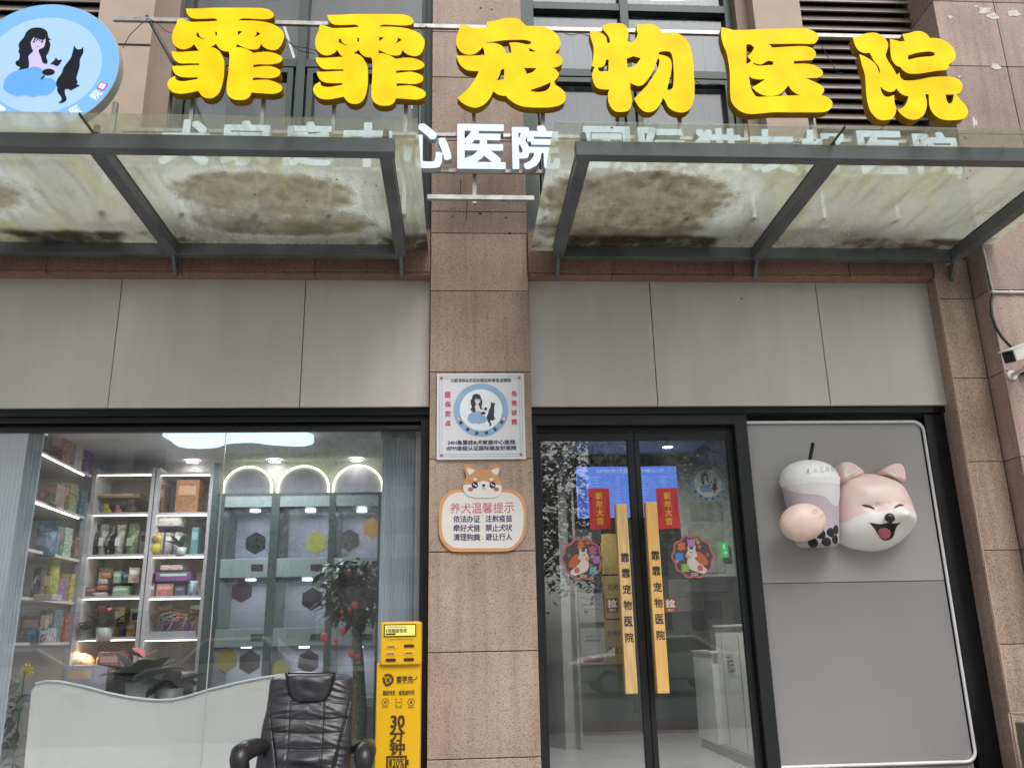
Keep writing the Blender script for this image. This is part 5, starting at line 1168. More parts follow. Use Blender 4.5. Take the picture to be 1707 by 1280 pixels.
# tree with red ornaments
YT = 1.15
x, z = at(598, 1235, YT); t = thing('ornamental_tree', (x, YT, .1), 'bushy artificial tree hung with red new year ornaments, behind the chair', 'tree')
MB().tube([(x, YT, .1), (at(600, 1180, YT)[0], YT, at(600, 1180, YT)[1]), (at(597, 1100, YT)[0], YT, at(597, 1100, YT)[1]), (at(594, 1030, YT)[0], YT, at(594, 1030, YT)[1])], [.055, .05, .042, .03], 12).build('trunk', mat('mottled_bark', (.12, .14, .10), .8, var=.6, vs=40, bump=.6), t)
mb = MB(); rr = random.Random(11)
for i in range(780):
    a, b, c = rr.gauss(0, .42), rr.gauss(0, .35), rr.gauss(0, .42)
    if a*a+b*b+c*c > 1.1: continue
    px_, py_ = 586+62*a, 988+62*c; x_, z_ = at(px_, py_, YT); leaf(mb, (x_, YT+.28*b, z_), (rr.uniform(-1, 1), rr.uniform(-1, .6), rr.uniform(-.7, .7)), rr.uniform(.06, .11), rr.uniform(.018, .032), .3)
mb.build('foliage', mat('tree_leaf', (.035, .06, .035), .42, var=.6, vs=14), t)
for i in range(9):
    a = rr.uniform(-.7, .7); c = rr.uniform(-.5, .4); x0_, z0_ = at(594, 1035, YT); x1_, z1_ = at(586+50*a, 985+50*c, YT); MB().tube([(x0_, YT, z0_), (x1_, YT+rr.uniform(-.1, .1), z1_)], [.014, .004], 6).build('branch', MATS['mottled_bark'], t)
M_orn = mat('red_ornament', (.48, .025, .025), .5)
for i, (px_, py_, s_) in enumerate(((582, 954, .016), (592, 1008, .026), (570, 1020, .015), (583, 1016, .014), (541, 1062, .030), (572, 1052, .022), (560, 1068, .016), (586, 1090, .022), (597, 1094, .02))):
    x_, z_ = at(px_, py_, YT-.3); o = tag(MB().ball((x_, YT-.3, z_), (s_, s_*.5, s_*1.1), 12, 8).build('red_ornament', M_orn), ['tiny red ornament at the top of the artificial tree', 'red ball ornament in the middle of the tree crown', 'red ornament at the left of the crown middle', 'small red ornament just left of the crown middle one', 'biggest red ornament, farthest left below the crown', 'red ornament between the biggest one and the trunk', 'small red ornament beside the trunk under the crown', 'red ornament at the left of the lower knot by the trunk', 'red ornament touching the trunk lowest of all'][i], 'ornament', 'red ornaments on the tree')
    MB().tube([(x_, YT-.3, z_-s_), (x_+.003, YT-.3, z_-s_*3)], .0025, 5).build('tassel', M_orn, o); MB().tube([(x_, YT-.3, z_+s_), (x_, YT-.27, z_+s_+.09)], .0012, 4).build('hanger', M_dark, o)
# ================================================================== BEHIND THE ENTRANCE
YW6 = 6.57
def panel(name, rect, Y, m, label, cat, d=.02, parent=None):
    x0, x1, z0, z1 = px_rect(*rect, Y); t = thing(name, ((x0+x1)/2, Y, z0), label, cat); return t, (x0, x1, z0, z1)
t, r = panel('price_screen', (961, 776, 1140, 866), YW6, None, 'wide blue lit price screen high on the back wall of the entrance', 'screen')
MB().box(r[0], r[1], YW6-.04, YW6, r[2], r[3]).build('screen_body', M_ink, t)
MB().box(r[0]+.015, r[1]-.015, YW6-.045, YW6-.04, r[2]+.015, r[3]-.015).build('screen_face', mat('screen_blue', (.05, .1, .3), .4, emit=.75, ecol=(.12, .24, .80), var=.1), t)
M_txtw = mat('screen_white', (.4, .5, .7), .5, emit=.5, ecol=(.5, .65, 1))
mb = MB(); W_, H_ = r[1]-r[0], r[3]-r[2]
txt(mb, '动物诊疗服务价格公示', (r[0]+r[1])/2, r[3]-.10*H_, YW6-.047, w=W_*.62, h=H_*.075)
for k in range(13):
    z = r[3]-H_*(.22+.056*k); rr = random.Random(k)
    for c in range(4):
        x = r[0]+W_*(.17+.21*c); txt(mb, ''.join(rr.choice('检查手术注射护理疫苗血液生化') for _ in range(5)) if c % 2 == 0 else str(rr.randint(20, 980))+'元', x, z, YW6-.047, h=H_*.03, bold=0)
mb.build('lettering', M_txtw, t)
mb = MB(); mb.box(r[0]+.03, r[0]+.16, YW6-.0465, YW6-.0455, r[2]+.03, r[3]-.15); mb.build('screen_sidebar', mat('screen_bluer', (.03, .08, .3), .4, emit=.5, ecol=(.06, .17, .62)), t)
# brass plaques and framed papers
def frame(rect, label, cat, fc, pc, name='wall_frame', texts=(), Y=YW6, b=.012, tc=None, tw=.6):
    x0, x1, z0, z1 = px_rect(*rect, Y); t = thing(name, ((x0+x1)/2, Y, z0), label, cat)
    MB().box(x0, x1, Y-.02, Y, z0, z1).build('frame', fc, t, .003); MB().box(x0+b, x1-b, Y-.022, Y-.0202, z0+b, z1-b).build('sheet', pc, t)
    mb = MB()
    for s_, u, hh in texts: txt(mb, s_, (x0+x1)/2, z1-(z1-z0)*u, Y-.024, w=(x1-x0)*tw, h=(z1-z0)*hh, bold=.02)
    if texts: mb.build('lettering', tc or M_ink, t)
    return t
M_brass = mat('brass_plate', (.46, .34, .11), .35, .6, var=.12); M_paper = mat('paper_grey', (.42, .43, .43), .6); M_silver = mat('silver_frame', (.55, .57, .57), .25, .7)
frame((1003, 889, 1046, 957), 'blank looking brass plaque, topmost behind the left door leaf', 'plaque', M_brass, M_brass, 'brass_plaque')
frame((1005, 959, 1048, 1031), 'brass plaque with black heading, middle one behind the left door leaf', 'plaque', M_brass, M_brass, 'brass_plaque', (('苏州市', .28, .16),))
frame((1010, 1033, 1056, 1107), 'lowest brass plaque with black writing behind the left door leaf', 'plaque', M_brass, M_brass, 'brass_plaque', (('苏州市宠物', .30, .15), ('指定医院', .68, .17)), tw=.8)
frame((965, 987, 1008, 1038), 'silver framed certificate, upper one left of the brass plaques', 'certificate', M_silver, M_paper, 'certificate', (('经营许可证', .2, .06), ('统一社会信用代码', .4, .04), ('名称类型住所法定代表', .55, .04)), tc=mat('print_grey', (.2, .2, .2), .6))
frame((968, 1046, 1009, 1108), 'silver framed certificate with dark red foot, lower one left of the plaques', 'certificate', M_silver, M_paper, 'certificate', (('认证证书', .22, .05), ('动物诊疗机构资质', .34, .06)))
x0, x1, z0, z1 = px_rect(972, 1090, 1006, 1104, YW6); 
tag(MB().prism([(x0, z0), (x1, z0), (x1, z1-.01), ((x0+x1)/2, (z0+z1)/2), (x0, z1)], YW6-.026, YW6-.0222).build('certificate_ribbon', mat('maroon', (.25, .04, .05), .5)), 'dark red band across the foot of the lower certificate', 'ribbon')
frame((974, 971, 1004, 985), 'small dark name plate above the certificates', 'plaque', M_ink, mat('plate_teal', (.02, .04, .06), .4), 'name_plate', (('导诊台', .5, .4),), tc=mat('plate_print', (.2, .3, .35), .5))
frame((956, 882, 1001, 906), 'pale notice board half hidden behind the left round sticker', 'notice', M_paper, mat('notice_pale', (.30, .34, .32), .6), 'notice_board')
frame((1117, 965, 1156, 1019), 'grey framed paper on the back wall by the right brown push sticker', 'certificate', M_paper, mat('paper_a', (.33, .33, .32), .6), 'paper_sheet', (('诊疗公告', .15, .06), ('一二三四五六七八', .4, .05), ('动物诊疗须知', .55, .05)), tc=MATS['print_grey'])
frame((1157, 966, 1197, 1018), 'pale framed paper right of the other sheet on the back wall', 'certificate', M_paper, mat('paper_b', (.38, .38, .40), .6), 'paper_sheet', (('价目表', .2, .06), ('一二三四五六七', .5, .05)), tc=MATS['print_grey'])
# tall glass display board
x0, x1, z0, z1 = px_rect(1141, 773, 1218, 962, 5.0)
t = thing('display_board', ((x0+x1)/2, 5.0, z0), 'tall pale hanging board with the round emblem, right side of the entrance hall', 'board')
MB().box(x0, x1, 5.0, 5.02, z0, z1).build('board_panel', mat('board_pale', (.30, .34, .34), .3, var=.1), t, .01)
p = at(1180, 805, 4.99); emblem(t, p[0], p[1], .23, 4.99, 0, d=.002, ringcol=(.22, .34, .42))
for k, (a, b, c, e) in enumerate(((1152, 836, 1203, 868), (1152, 872, 1203, 955))):
    r = px_rect(a, b, c, e, 4.99); MB().box(r[0], r[1], 4.985, 4.999, r[2], r[3]).build('mounted_sheet', mat('mount_%d' % k, (.20+.05*k, .22+.05*k, .20+.04*k), .5, var=.3, vs=5), t, .004)
x0, x1, z0, z1 = px_rect(1203, 903, 1213, 929, 4.9)
t = thing('exit_sign', ((x0+x1)/2, 4.9, z0), 'small glowing green exit sign at the right of the entrance hall', 'exit sign')
MB().box(x0, x1, 4.9, 4.93, z0, z1).build('sign_body', mat('exit_green', (.02, .3, .06), .4, emit=.2, ecol=(.06, .9, .16)), t)
mb = MB(); txt(mb, 'E', (x0+x1)/2, z0+(z1-z0)*.7, 4.897, h=(z1-z0)*.28); txt(mb, '→', (x0+x1)/2, z0+(z1-z0)*.3, 4.897, w=(x1-x0)*.6); mb.build('lettering', MATS['screen_white'], t)
# reception counter
M_cnt = mat('counter_white', (.72, .74, .74), .35, var=.05)
t = thing('reception_counter', (3.1, 4.3, .1), 'pale reception counter running back along the right of the entrance hall', 'counter')
zc1 = at(1156, 1086, 5.1)[1]
MB().box(2.84, 3.38, 4.35, 5.15, .2, zc1).build('counter_low', M_cnt, t, .006); MB().box(2.90, 3.38, 3.1, 4.34, .2, zc1+.28).build('counter_high', M_cnt, t, .006)
MB().box(2.86, 3.38, 3.05, 5.1, .1, .2).build('plinth', mat('plinth_grey', (.16, .17, .18), .5), t)
MB().box(2.825, 3.38, 4.30, 5.18, zc1, zc1+.02).build('counter_top', M_white, t); MB().box(2.88, 3.38, 3.06, 4.345, zc1+.28, zc1+.30).build('counter_top', M_white, t)
for yy in (3.5, 4.1): MB().box(2.893, 2.90, yy, yy+.012, .25, zc1+.2).build('trim_line', M_silver, t)
x, z = 2.893, zc1+.05
mb = MB(); v, f = text_geo('前台', 0, 0); mb.add([(2.888, 3.95-a[0]*.12, zc1-.18+a[2]*.22) for a in v], f); mb.build('lettering', M_ink, t)
t = thing('desk_calendar', (3.02, 4.6, zc1+.02), 'black ring bound desk calendar standing on the reception counter', 'calendar')
a = at(1184, 1052, 4.5); b = at(1229, 1030, 4.5)
MB().add([(a[0], 4.5, zc1+.02), (b[0], 4.5, zc1+.02), (b[0], 4.58, b[1]), (a[0], 4.58, b[1]), (a[0], 4.66, zc1+.02), (b[0], 4.66, zc1+.02)], [(0, 1, 2, 3), (3, 2, 5, 4), (0, 3, 4), (1, 5, 2)]).build('calendar_card', M_ink, t)
for k in range(9):
    xx = a[0]+(b[0]-a[0])*(k+.5)/9; MB().tube([(xx, 4.565+.02*math.cos(R(q)), b[1]+.01+.018*math.sin(R(q))) for q in range(-60, 260, 40)], .004, 5).build('ring_binding', M_dark, t)
# ------------------------------------------------------------------ stickers and posters on the door glass
YG = .2045
def poster(px, pts, label):
    Q = [at(*p, YG) for p in pts]; cx_ = sum(q[0] for q in Q)/4; cz_ = sum(q[1] for q in Q)/4
    t = thing('red_poster', (cx_, YG, min(q[1] for q in Q)), label, 'poster', 'red new year posters on the door')
    MB().prism(Q, YG-.002, YG).build('poster_paper', mat('festive_red', (.50, .035, .035), .5, var=.06), t)
    mb = MB(); H_ = Q[0][1]-Q[3][1]
    for k, ch in enumerate('新年大吉'): txt(mb, ch, cx_, Q[0][1]-H_*(.19+.205*k), YG-.0035, h=H_*.17, w=H_*.16, bold=.04)
    mb.build('gold_lettering', mat('gold_print', (.70, .45, .05), .35, .3), t)
    mb = MB()
    for s_ in (-1, 1):
        for k, ch in enumerate('福到门庭春满' if s_ < 0 else '平安如意吉祥'): txt(mb, ch, cx_+s_*H_*.20, Q[0][1]-H_*(.25+.09*k), YG-.0035, h=H_*.05, bold=.01)
    mb.build('small_lettering', mat('dark_red_print', (.22, .01, .02), .5), t)
poster(0, [(980, 814), (1015, 814), (1019, 881), (984, 882)], 'red poster with gold characters on the left door leaf')
poster(0, [(1093, 814), (1129, 813), (1134, 880), (1098, 882)], 'red poster with gold characters on the right door leaf')
def scallop(c, r, n=10): return [(c[0]+r*(1+.045*math.cos(n*R(a)))*math.cos(R(a)), c[1]+r*(1+.045*math.cos(n*R(a)))*math.sin(R(a))) for a in range(0, 360, 4)]
def round_sticker(px, py, rp, chars, flip, label):
    c = at(px, py, YG); r = abs(at(px+rp, py, YG)[0]-c[0])
    t = thing('round_sticker', (c[0], YG, c[1]-r), label, 'sticker', 'round festive stickers on the door')
    MB().prism(scallop(c, r), YG-.0015, YG).build('sticker_rim', mat('sticker_rose', (.40, .12, .14), .5), t)
    MB().prism(scallop(c, r*.90), YG-.0022, YG-.0016).build('sticker_field', mat('sticker_dark', (.07, .055, .05), .5, var=.4, vs=60), t)
    rr = random.Random(px)
    for k in range(12):
        a = rr.uniform(0, 6.28); q = r*rr.uniform(.45, .82); fx, fz = c[0]+q*math.cos(a), c[1]+q*math.sin(a)
        mb = MB(); draw(mb, [[(fx+r*.085*(1+.3*math.cos(5*R(b)))*math.cos(R(b)), fz+r*.085*(1+.3*math.cos(5*R(b)))*math.sin(R(b))) for b in range(0, 360, 20)]], YG-.0026-k*.00002); mb.build('printed_flower', mat('fl_%d' % (k % 4), [(.42, .16, .08), (.40, .30, .20), (.12, .22, .10), (.36, .10, .10)][k % 4], .5), t)
    s = -1 if flip else 1
    def P(x, z): return c[0]+s*r*x, c[1]+r*z
    M_h = mat('horse_white', (.58, .50, .46), .5); 
    for nm, m_, pts, y in (('horse_body', M_h, [(-.62, -.62), (-.35, -.38), (-.12, -.15), (.0, .0), (.22, -.05), (.30, -.30), (.18, -.58), (-.15, -.72), (-.45, -.80)], .003),
                           ('horse_mane', mat('horse_orange', (.45, .12, .05), .5), [(-.62, -.10), (-.45, .12), (-.25, .22), (-.12, .05), (-.25, -.25), (-.50, -.42), (-.70, -.35)], .0028),
                           ('horse_head', M_h, [(-.20, .05), (-.14, .30), (-.16, .48), (-.06, .50), (-.02, .34), (.12, .34), (.16, .48), (.24, .42), (.22, .28), (.34, .06), (.30, -.08), (.10, -.14), (-.10, -.08)], .0034),
                           ('rosette', mat('rosette_red', (.42, .12, .10), .5), [(-.42, -.50), (-.30, -.40), (-.18, -.46), (-.18, -.62), (-.30, -.68), (-.42, -.62)], .0038), ('horse_nose', mat('nose_tan', (.50, .28, .16), .5), [(.14, .02), (.28, .10), (.36, .0), (.26, -.10), (.14, -.08)], .0038)):
        mb = MB(); draw(mb, [smooth([P(*q) for q in pts], 4)], YG-y); mb.build(nm, m_, t)
    e = P(.08, .14); MB().tube([(e[0]+r*.06*math.cos(R(a)), YG-.004, e[1]+r*.05*math.sin(R(a))) for a in range(20, 161, 20)], r*.014, 5).build('closed_eye', M_ink, t)
    for (ch, x_, z_, col) in chars:
        m_ = mat('st_%g_%g' % col[:2], col, .5)
        mb = MB(); txt(mb, ch, c[0]+r*x_, c[1]+r*z_, YG-.0045, h=r*.34, w=r*.36, bold=.06); mb.build('lettering', m_, t)
    mb = MB(); txt(mb, '2026', c[0], c[1]-r*.82, YG-.0045, h=r*.12, bold=.03); mb.build('numerals', mat('cream_print', (.5, .42, .28), .5), t)
round_sticker(971, 931, 34, (('平', -.05, .58, (.50, .16, .03)), ('安', .52, .42, (.42, .12, .30)), ('喜', .68, -.05, (.34, .14, .46)), ('乐', .50, -.58, (.10, .38, .45))), False, 'round festive sticker with a white horse on the left door leaf')
round_sticker(1155, 927, 35, (('诸', -.05, .62, (.42, .20, .44)), ('事', -.52, .44, (.50, .15, .03)), ('顺', -.66, -.02, (.06, .22, .50)), ('遂', -.42, -.52, (.26, .42, .10))), True, 'round festive sticker with a white horse on the right door leaf')
for rc_, lb in (((1011, 996, 1030, 1021), 'brown pull sticker on the left door leaf'), ((1108, 996, 1127, 1021), 'brown pull sticker on the right door leaf')):
    r = px_rect(*rc_, YG); t = thing('pull_sticker', ((r[0]+r[1])/2, YG, r[2]), lb, 'sticker', 'pull stickers on the door')
    MB().box(r[0], r[1], YG-.0015, YG, r[2], r[3]).build('sticker_paper', mat('pull_brown', (.19, .07, .04), .5), t)
    mb = MB(); txt(mb, '拉', (r[0]+r[1])/2, r[2]+(r[3]-r[2])*.62, YG-.003, h=(r[3]-r[2])*.5, w=(r[1]-r[0])*.7, bold=.05); txt(mb, '请拉门', (r[0]+r[1])/2, r[2]+(r[3]-r[2])*.18, YG-.003, h=(r[3]-r[2])*.14, bold=.02); mb.build('lettering', mat('pull_white', (.62, .58, .52), .5), t)

# ================================================================== IN FRONT OF THE WINDOW
# yellow power bank station
M_ye = mat('station_yellow', (.74, .43, .006), .38, var=.02, vs=2); M_yp = mat('station_print', (.07, .035, .008), .5)
YT_ = -.34
def ps(zx, zy, Y=YT_): return at(600+zx/4.923, 1020+zy/4.923, Y)
a = ps(170, 75); b = ps(520, 75); c = ps(165, 430); d = ps(497, 430)
x0, x1 = ps(137, 420)[0], ps(497, 420)[0]
t = thing('power_bank_station', ((x0+x1)/2, -.3, 0), 'tall yellow charger rental cabinet standing between the chair and the pillar', 'charging station')
MB().box(x0, x1, YT_+.01, YT_+.17, 0, ps(300, 415)[1]).build('cabinet', M_ye, t, .008, 3)
hx0, hx1 = ps(170, 200)[0], ps(503, 200)[0]; hz0, hz1 = ps(330, 435)[1], ps(330, 78)[1]
MB().box(hx0, hx1, YT_-.012, YT_+.15, hz0, hz1).build('head_unit', M_ye, t, .012, 3)
r = (ps(200, 100), ps(462, 198)); Yh = YT_-.013
scr = MB().box(r[0][0], r[1][0], Yh-.003, Yh, r[1][1], r[0][1]).build('screen_bezel', M_ink, t, .004)
q = .006
MB().box(r[0][0]+q, r[1][0]-q, Yh-.0045, Yh-.003, r[1][1]+q, r[0][1]-q).build('screen', mat('screen_yellow', (.55, .50, .12), .3, emit=.35, ecol=(1, .9, .25)), scr)
mb = MB()
def pl(s, zx0, zx1, zy, hz, bold=.03, Y=None):
    p, q_ = ps(zx0, zy), ps(zx1, zy); txt(mb, s, (p[0]+q_[0])/2, (p[1]+q_[1])/2, Y or YT_+.008, w=q_[0]-p[0], h=hz, bold=bold)
pl('5倍超级快充', 213, 388, 152, .024, .02, Yh-.006); mb.box(ps(212, 181)[0], ps(296, 181)[0], Yh-.006, Yh-.005, ps(212, 188)[1], ps(212, 175)[1])
pl('扫码借充电宝', 225, 385, 121, .009, .0, Yh-.006)
mb.build('lettering', M_ink, scr)
mb = MB(); pl('一个充电宝可满足多台手机充电', 215, 440, 221, .008, .0, Yh-.0015); mb.build('lettering', M_yp, t)
for zx, zy, full in ((253, 282, 0), (403, 276, 1), (251, 340, 0), (403, 334, 0), (253, 392, 1), (402, 388, 1)):
    p = ps(zx, zy, Yh); sl_ = MB().prism(rrect(p[0]-.030, p[0]+.030, p[1]-.0085, p[1]+.0085, .0084, 6), Yh-.003, Yh).build('charger_slot', mat('slot_dark', (.07, .012, .004), .5) if full else mat('slot_rim', (.80, .50, .10), .4), t)
    if not full: MB().prism(rrect(p[0]-.022, p[0]+.022, p[1]-.003, p[1]+.003, .0028, 4), Yh-.0045, Yh-.003).build('power_bank_end', mat('slot_brown', (.12, .04, .01), .5), sl_)
# printed mark: a D shaped bolt ring with an X
mb = MB(); c = ps(228, 553); Yp = YT_+.008
rr_ = .028
mb.tube([(c[0]+rr_*math.cos(R(a)), Yp, c[1]+rr_*math.sin(R(a))) for a in range(-120, 131, 10)], .0065, 6); mb.tube([(c[0]-.030, Yp, c[1]+.014), (c[0]-.016, Yp, c[1]-.004), (c[0]-.026, Yp, c[1]-.004), (c[0]-.012, Yp, c[1]-.026)], .005, 6)
txt(mb, 'X', c[0]+.002, c[1]-.001, Yp-.004, h=.022, bold=.05)
pl('都学充', 300, 432, 550, .036, .03); mb.tube([ps(432, 558)[:1]+(Yp, ps(432, 558)[1]), (ps(455, 550)[0], Yp, ps(455, 550)[1]), (ps(470, 535)[0], Yp, ps(470, 535)[1]), (ps(462, 520)[0], Yp, ps(462, 520)[1])], .0022, 5)
pl('DU XUE CHONG DIAN', 298, 440, 583, .005, .01)
pl('超级快充', 187, 290, 662, .027, .018); pl('省钱省时间', 316, 445, 660, .027, .018)
for k, (zx, ch) in enumerate(((208, '充'), (318, ''), (420, '还'))):
    c = ps(zx, 738)
    if ch: mb.tube([(c[0]+.019*math.cos(R(a)), Yp, c[1]+.019*math.sin(R(a))) for a in range(0, 361, 20)], .0013, 5); txt(mb, ch, c[0], c[1], Yp-.001, h=.014, bold=.04)
    else:
        for sx_ in (-1, 1):
            for sz_ in (-1, 1): mb.tube([(c[0]+sx_*.009, Yp, c[1]+sz_*.019), (c[0]+sx_*.018, Yp, c[1]+sz_*.019), (c[0]+sx_*.018, Yp, c[1]+sz_*.009)], .0013, 5)
        mb.tube([(c[0]-.02, Yp, c[1]), (c[0]+.02, Yp, c[1])], .0013, 5)
    txt(mb, ('即充即走', '扫码租借', '随借随还')[k], c[0], ps(zx, 780)[1], Yp-.001, h=.008, bold=.01)
mb.build('lettering', M_yp, t)
mb = MB(); pl('30', 254, 363, 898, .062, .04); 
for ch, zy in (('分', 1004), ('钟', 1115)): p = ps(304, zy); txt(mb, ch, p[0], p[1], Yp-.001, h=.072, w=.084, bold=.03)
a = ps(216, 1180); b = ps(384, 1290); e_ = .0055
for bx_ in ((a[0], b[0], a[1]-e_*2, a[1]), (a[0], b[0], b[1], b[1]+e_*2), (a[0], a[0]+e_*2, b[1]+e_*2, a[1]-e_*2), (b[0]-e_*2, b[0], b[1]+e_*2, a[1]-e_*2)): mb.box(bx_[0], bx_[1], Yp-.001, Yp, bx_[2], bx_[3])
mb.box(b[0], b[0]+.010, Yp-.001, Yp, (a[1]+b[1])/2-.014, (a[1]+b[1])/2+.014); mb.box(a[0]+.017, a[0]+.032, Yp-.001, Yp, b[1]+.017, a[1]-.017)
pl('20%', 268, 362, 1237, .044, .02); mb.build('big_lettering', M_yp, t)

# black office chair
M_lea = mat('black_leather', (.022, .021, .026), .36, var=.25, vs=9, bump=.15, bs=140, spec=.55); M_plas = mat('black_plastic', (.012, .012, .013), .38)
YCH = -.60
def pc_(zx, zy, Y=YCH): return at(380+zx/7.113, 1100+zy/7.113, Y)
cX = pc_(965, 700)[0]
t = thing('office_chair', (cX, -.8, 0), 'black leather office chair with a padded headrest in front of the shop window', 'chair')
Ltab = [(175, 610), (185, 540), (200, 500), (235, 472), (300, 458), (450, 450), (600, 438), (750, 402), (1000, 375), (1290, 345)]
Rtab = [(160, 1330), (180, 1400), (200, 1440), (235, 1462), (300, 1473), (450, 1478), (600, 1480), (750, 1480), (1000, 1476), (1290, 1478)]
def itp(T, y):
    if y <= T[0][0]: return T[0][1]
    for (a, b), (c, d) in zip(T, T[1:]):
        if a <= y <= c: return b+(d-b)*(y-a)/(c-a)
    return T[-1][1]
NU, NV = 110, 120; zt_ = 168; zb_ = 1330
from mathutils import noise as mnoise
def back_y(zx, zy, u):
    w_ = (zy-zt_)/(zb_-zt_)
    y = YCH+.10*(1-w_)-.05*w_           # leans back at the top
    edge = (1-abs(u)**5)**.5 if abs(u) < 1 else 0
    top_ = min(1, max(0, (zy-zt_)/70))**.5
    y -= .085*edge*top_
    inside = abs(zx-965) < itp([(500, 475), (1200, 320), (1400, 300)], zy)
    def groove(d, wd, dep): return dep*math.exp(-(d/wd)**2)
    if zy > 480:
        sl_ = itp([(480, 480), (1210, 330), (1400, 310)], zy); y += groove(abs(zx-965)-sl_, 9, .013)
        if inside:
            y -= .012
            for gx in (748, 1145): y += groove(zx-gx, 8, .008)
            for gy in (685, 842, 1025): y += groove(zy-gy-8*math.sin(zx*.008), 6, .007)
            cxx = min(abs(zx-748), abs(zx-1145)); y -= .006*math.exp(-((zy % 170-85)/60)**2)
            if zy > 1040: y -= .03*math.exp(-((zy-1150)/80)**2)*math.exp(-((zx-965)/260)**2)
    wr = mnoise.noise(Vector((zx*.004+zy*.004*(1 if zx > 965 else -1), zy*.022-zx*.006*(1 if zx > 965 else -1), 0)))
    y += .007*wr*(.3+.7*min(1, abs(u)*1.2))*(1 if zy < 1000 else .6)
    return y
v = []; f = []
for j in range(NV+1):
    zy = zt_+(zb_-zt_)*j/NV; l, r_ = itp(Ltab, zy), itp(Rtab, zy)
    for i in range(NU+1):
        u = -1+2*i/NU; u2 = math.sin(u*math.pi/2)*.35+u*.65; zx = (l+r_)/2+(r_-l)/2*u2
        x, z = pc_(zx, zy); v.append((x, back_y(zx, zy, u2), z))
n0 = len(v)
for j in range(NV+1):
    zy = zt_+(zb_-zt_)*j/NV; l, r_ = itp(Ltab, zy), itp(Rtab, zy)
    for i in range(NU+1):
        u = -1+2*i/NU; zx = (l+r_)/2+(r_-l)/2*u; x, z = pc_(zx, zy); w_ = (zy-zt_)/(zb_-zt_)
        v.append((x, YCH+.10*(1-w_)-.05*w_+.002+.07*(1-abs(u)**4)*min(1, j/8), z))
for o, flip in ((0, 0), (n0, 1)):
    for j in range(NV):
        for i in range(NU):
            q = (o+j*(NU+1)+i, o+(j+1)*(NU+1)+i, o+(j+1)*(NU+1)+i+1, o+j*(NU+1)+i+1); f.append(q[::-1] if flip else q)
def bridge(a, b): f.append((a[0], a[1], b[1], b[0]))
for i in range(NU): bridge((i, i+1), (n0+i, n0+i+1)); k = NV*(NU+1); bridge((k+i, k+i+1), (n0+k+i, n0+k+i+1))
for j in range(NV): bridge((j*(NU+1), (j+1)*(NU+1)), (n0+j*(NU+1), n0+(j+1)*(NU+1))); bridge((j*(NU+1)+NU, (j+1)*(NU+1)+NU), (n0+j*(NU+1)+NU, n0+(j+1)*(NU+1)+NU))
bk = MB().add(v, f, True).build('backrest', M_lea, t)
# headrest pad
hl = [(148, 692), (200, 700), (300, 712), (380, 728), (440, 752), (480, 780), (505, 830), (517, 900)]; hr = [(148, 1268), (200, 1262), (300, 1240), (380, 1215), (440, 1190), (480, 1165), (505, 1110), (517, 1040)]
v = []; f = []; NJ, NI = 40, 40
for j in range(NJ+1):
    zy = 148+(517-148)*j/NJ; l, r_ = itp(hl, zy), itp(hr, zy)
    for i in range(NI+1):
        u = -1+2*i/NI; u = u*.6+math.sin(u*math.pi/2)*.4; zx = (l+r_)/2+(r_-l)/2*u; x, z = pc_(zx, zy); w_ = j/NJ
        e = max(0, 1-abs(u)**6)**.5*max(0, 1-abs(2*w_-1)**6)**.5
        y = YCH+.085-.085*w_*.2-.075-.05*e+.05*(w_ < .06)*1+.006*mnoise.noise(Vector((zx*.006, zy*.01, 4)))+.006*math.exp(-((zx-965-60*math.sin(i))/500)**2)*(w_ > .8)*mnoise.noise(Vector((zx*.02, 1, 4)))
        v.append((x, y if e > 0 else YCH+.03, z))
for j in range(NJ):
    for i in range(NI): f.append((j*(NI+1)+i, (j+1)*(NI+1)+i, (j+1)*(NI+1)+i+1, j*(NI+1)+i+1))
MB().add(v, f, True).build('headrest', M_lea, t)
pts = [(l, zy) for zy, l in hl]+[(r_, zy) for zy, r_ in reversed(hr)]
MB().tube([(pc_(a, b)[0], YCH-.012, pc_(a, b)[1]) for a, b in pts], .006, 8).build('piping', M_plas, t)
# seat
sz = .62
def seatf(p): 
    q = Vector(p); q.z = max(q.z, sz-.12); return q
MB().ball((cX, -.86, sz-.02), (.27, .30, .10), 40, 20, seatf).build('seat', M_lea, t)
MB().box(cX-.16, cX+.16, -1.0, -.7, sz-.17, sz-.13).build('seat_plate', M_plas, t, .01)
for px_, s_ in ((405, -1), (609, 1)):
    x, z = at(px_, 1257, -1.0)
    arm = MB(); arm.tube([(x, -1.06, z-.07), (x, -1.07, z-.02), (x, -1.04, z+.005), (x, -.95, z+.012), (x-.012*s_, -.80, z+.01), (x-.03*s_, -.62, z)], [.035, .047, .052, .05, .045, .03], 16).build('armrest', M_plas, t)
    MB().tube([(x, -.95, z-.03), (x-.01*s_, -.93, z-.13), (x-.04*s_, -.9, sz-.12), (x-.12*s_, -.88, sz-.15)], [.02, .022, .022, .02], 10).build('arm_support', M_plas, t)
    MB().tube([(x-.015*s_, -.72, z-.02), (x-.05*s_, -.66, z+.0), (x-.09*s_, -.60, z-.02)], [.028, .03, .03], 10).build('arm_joint', M_plas, t)
MB().lathe([(.001, .14), (.035, .14), (.035, .30), (.022, .31), (.022, sz-.16), (.001, sz-.16)], cX, -.86, 20).build('gas_column', M_galv, t)
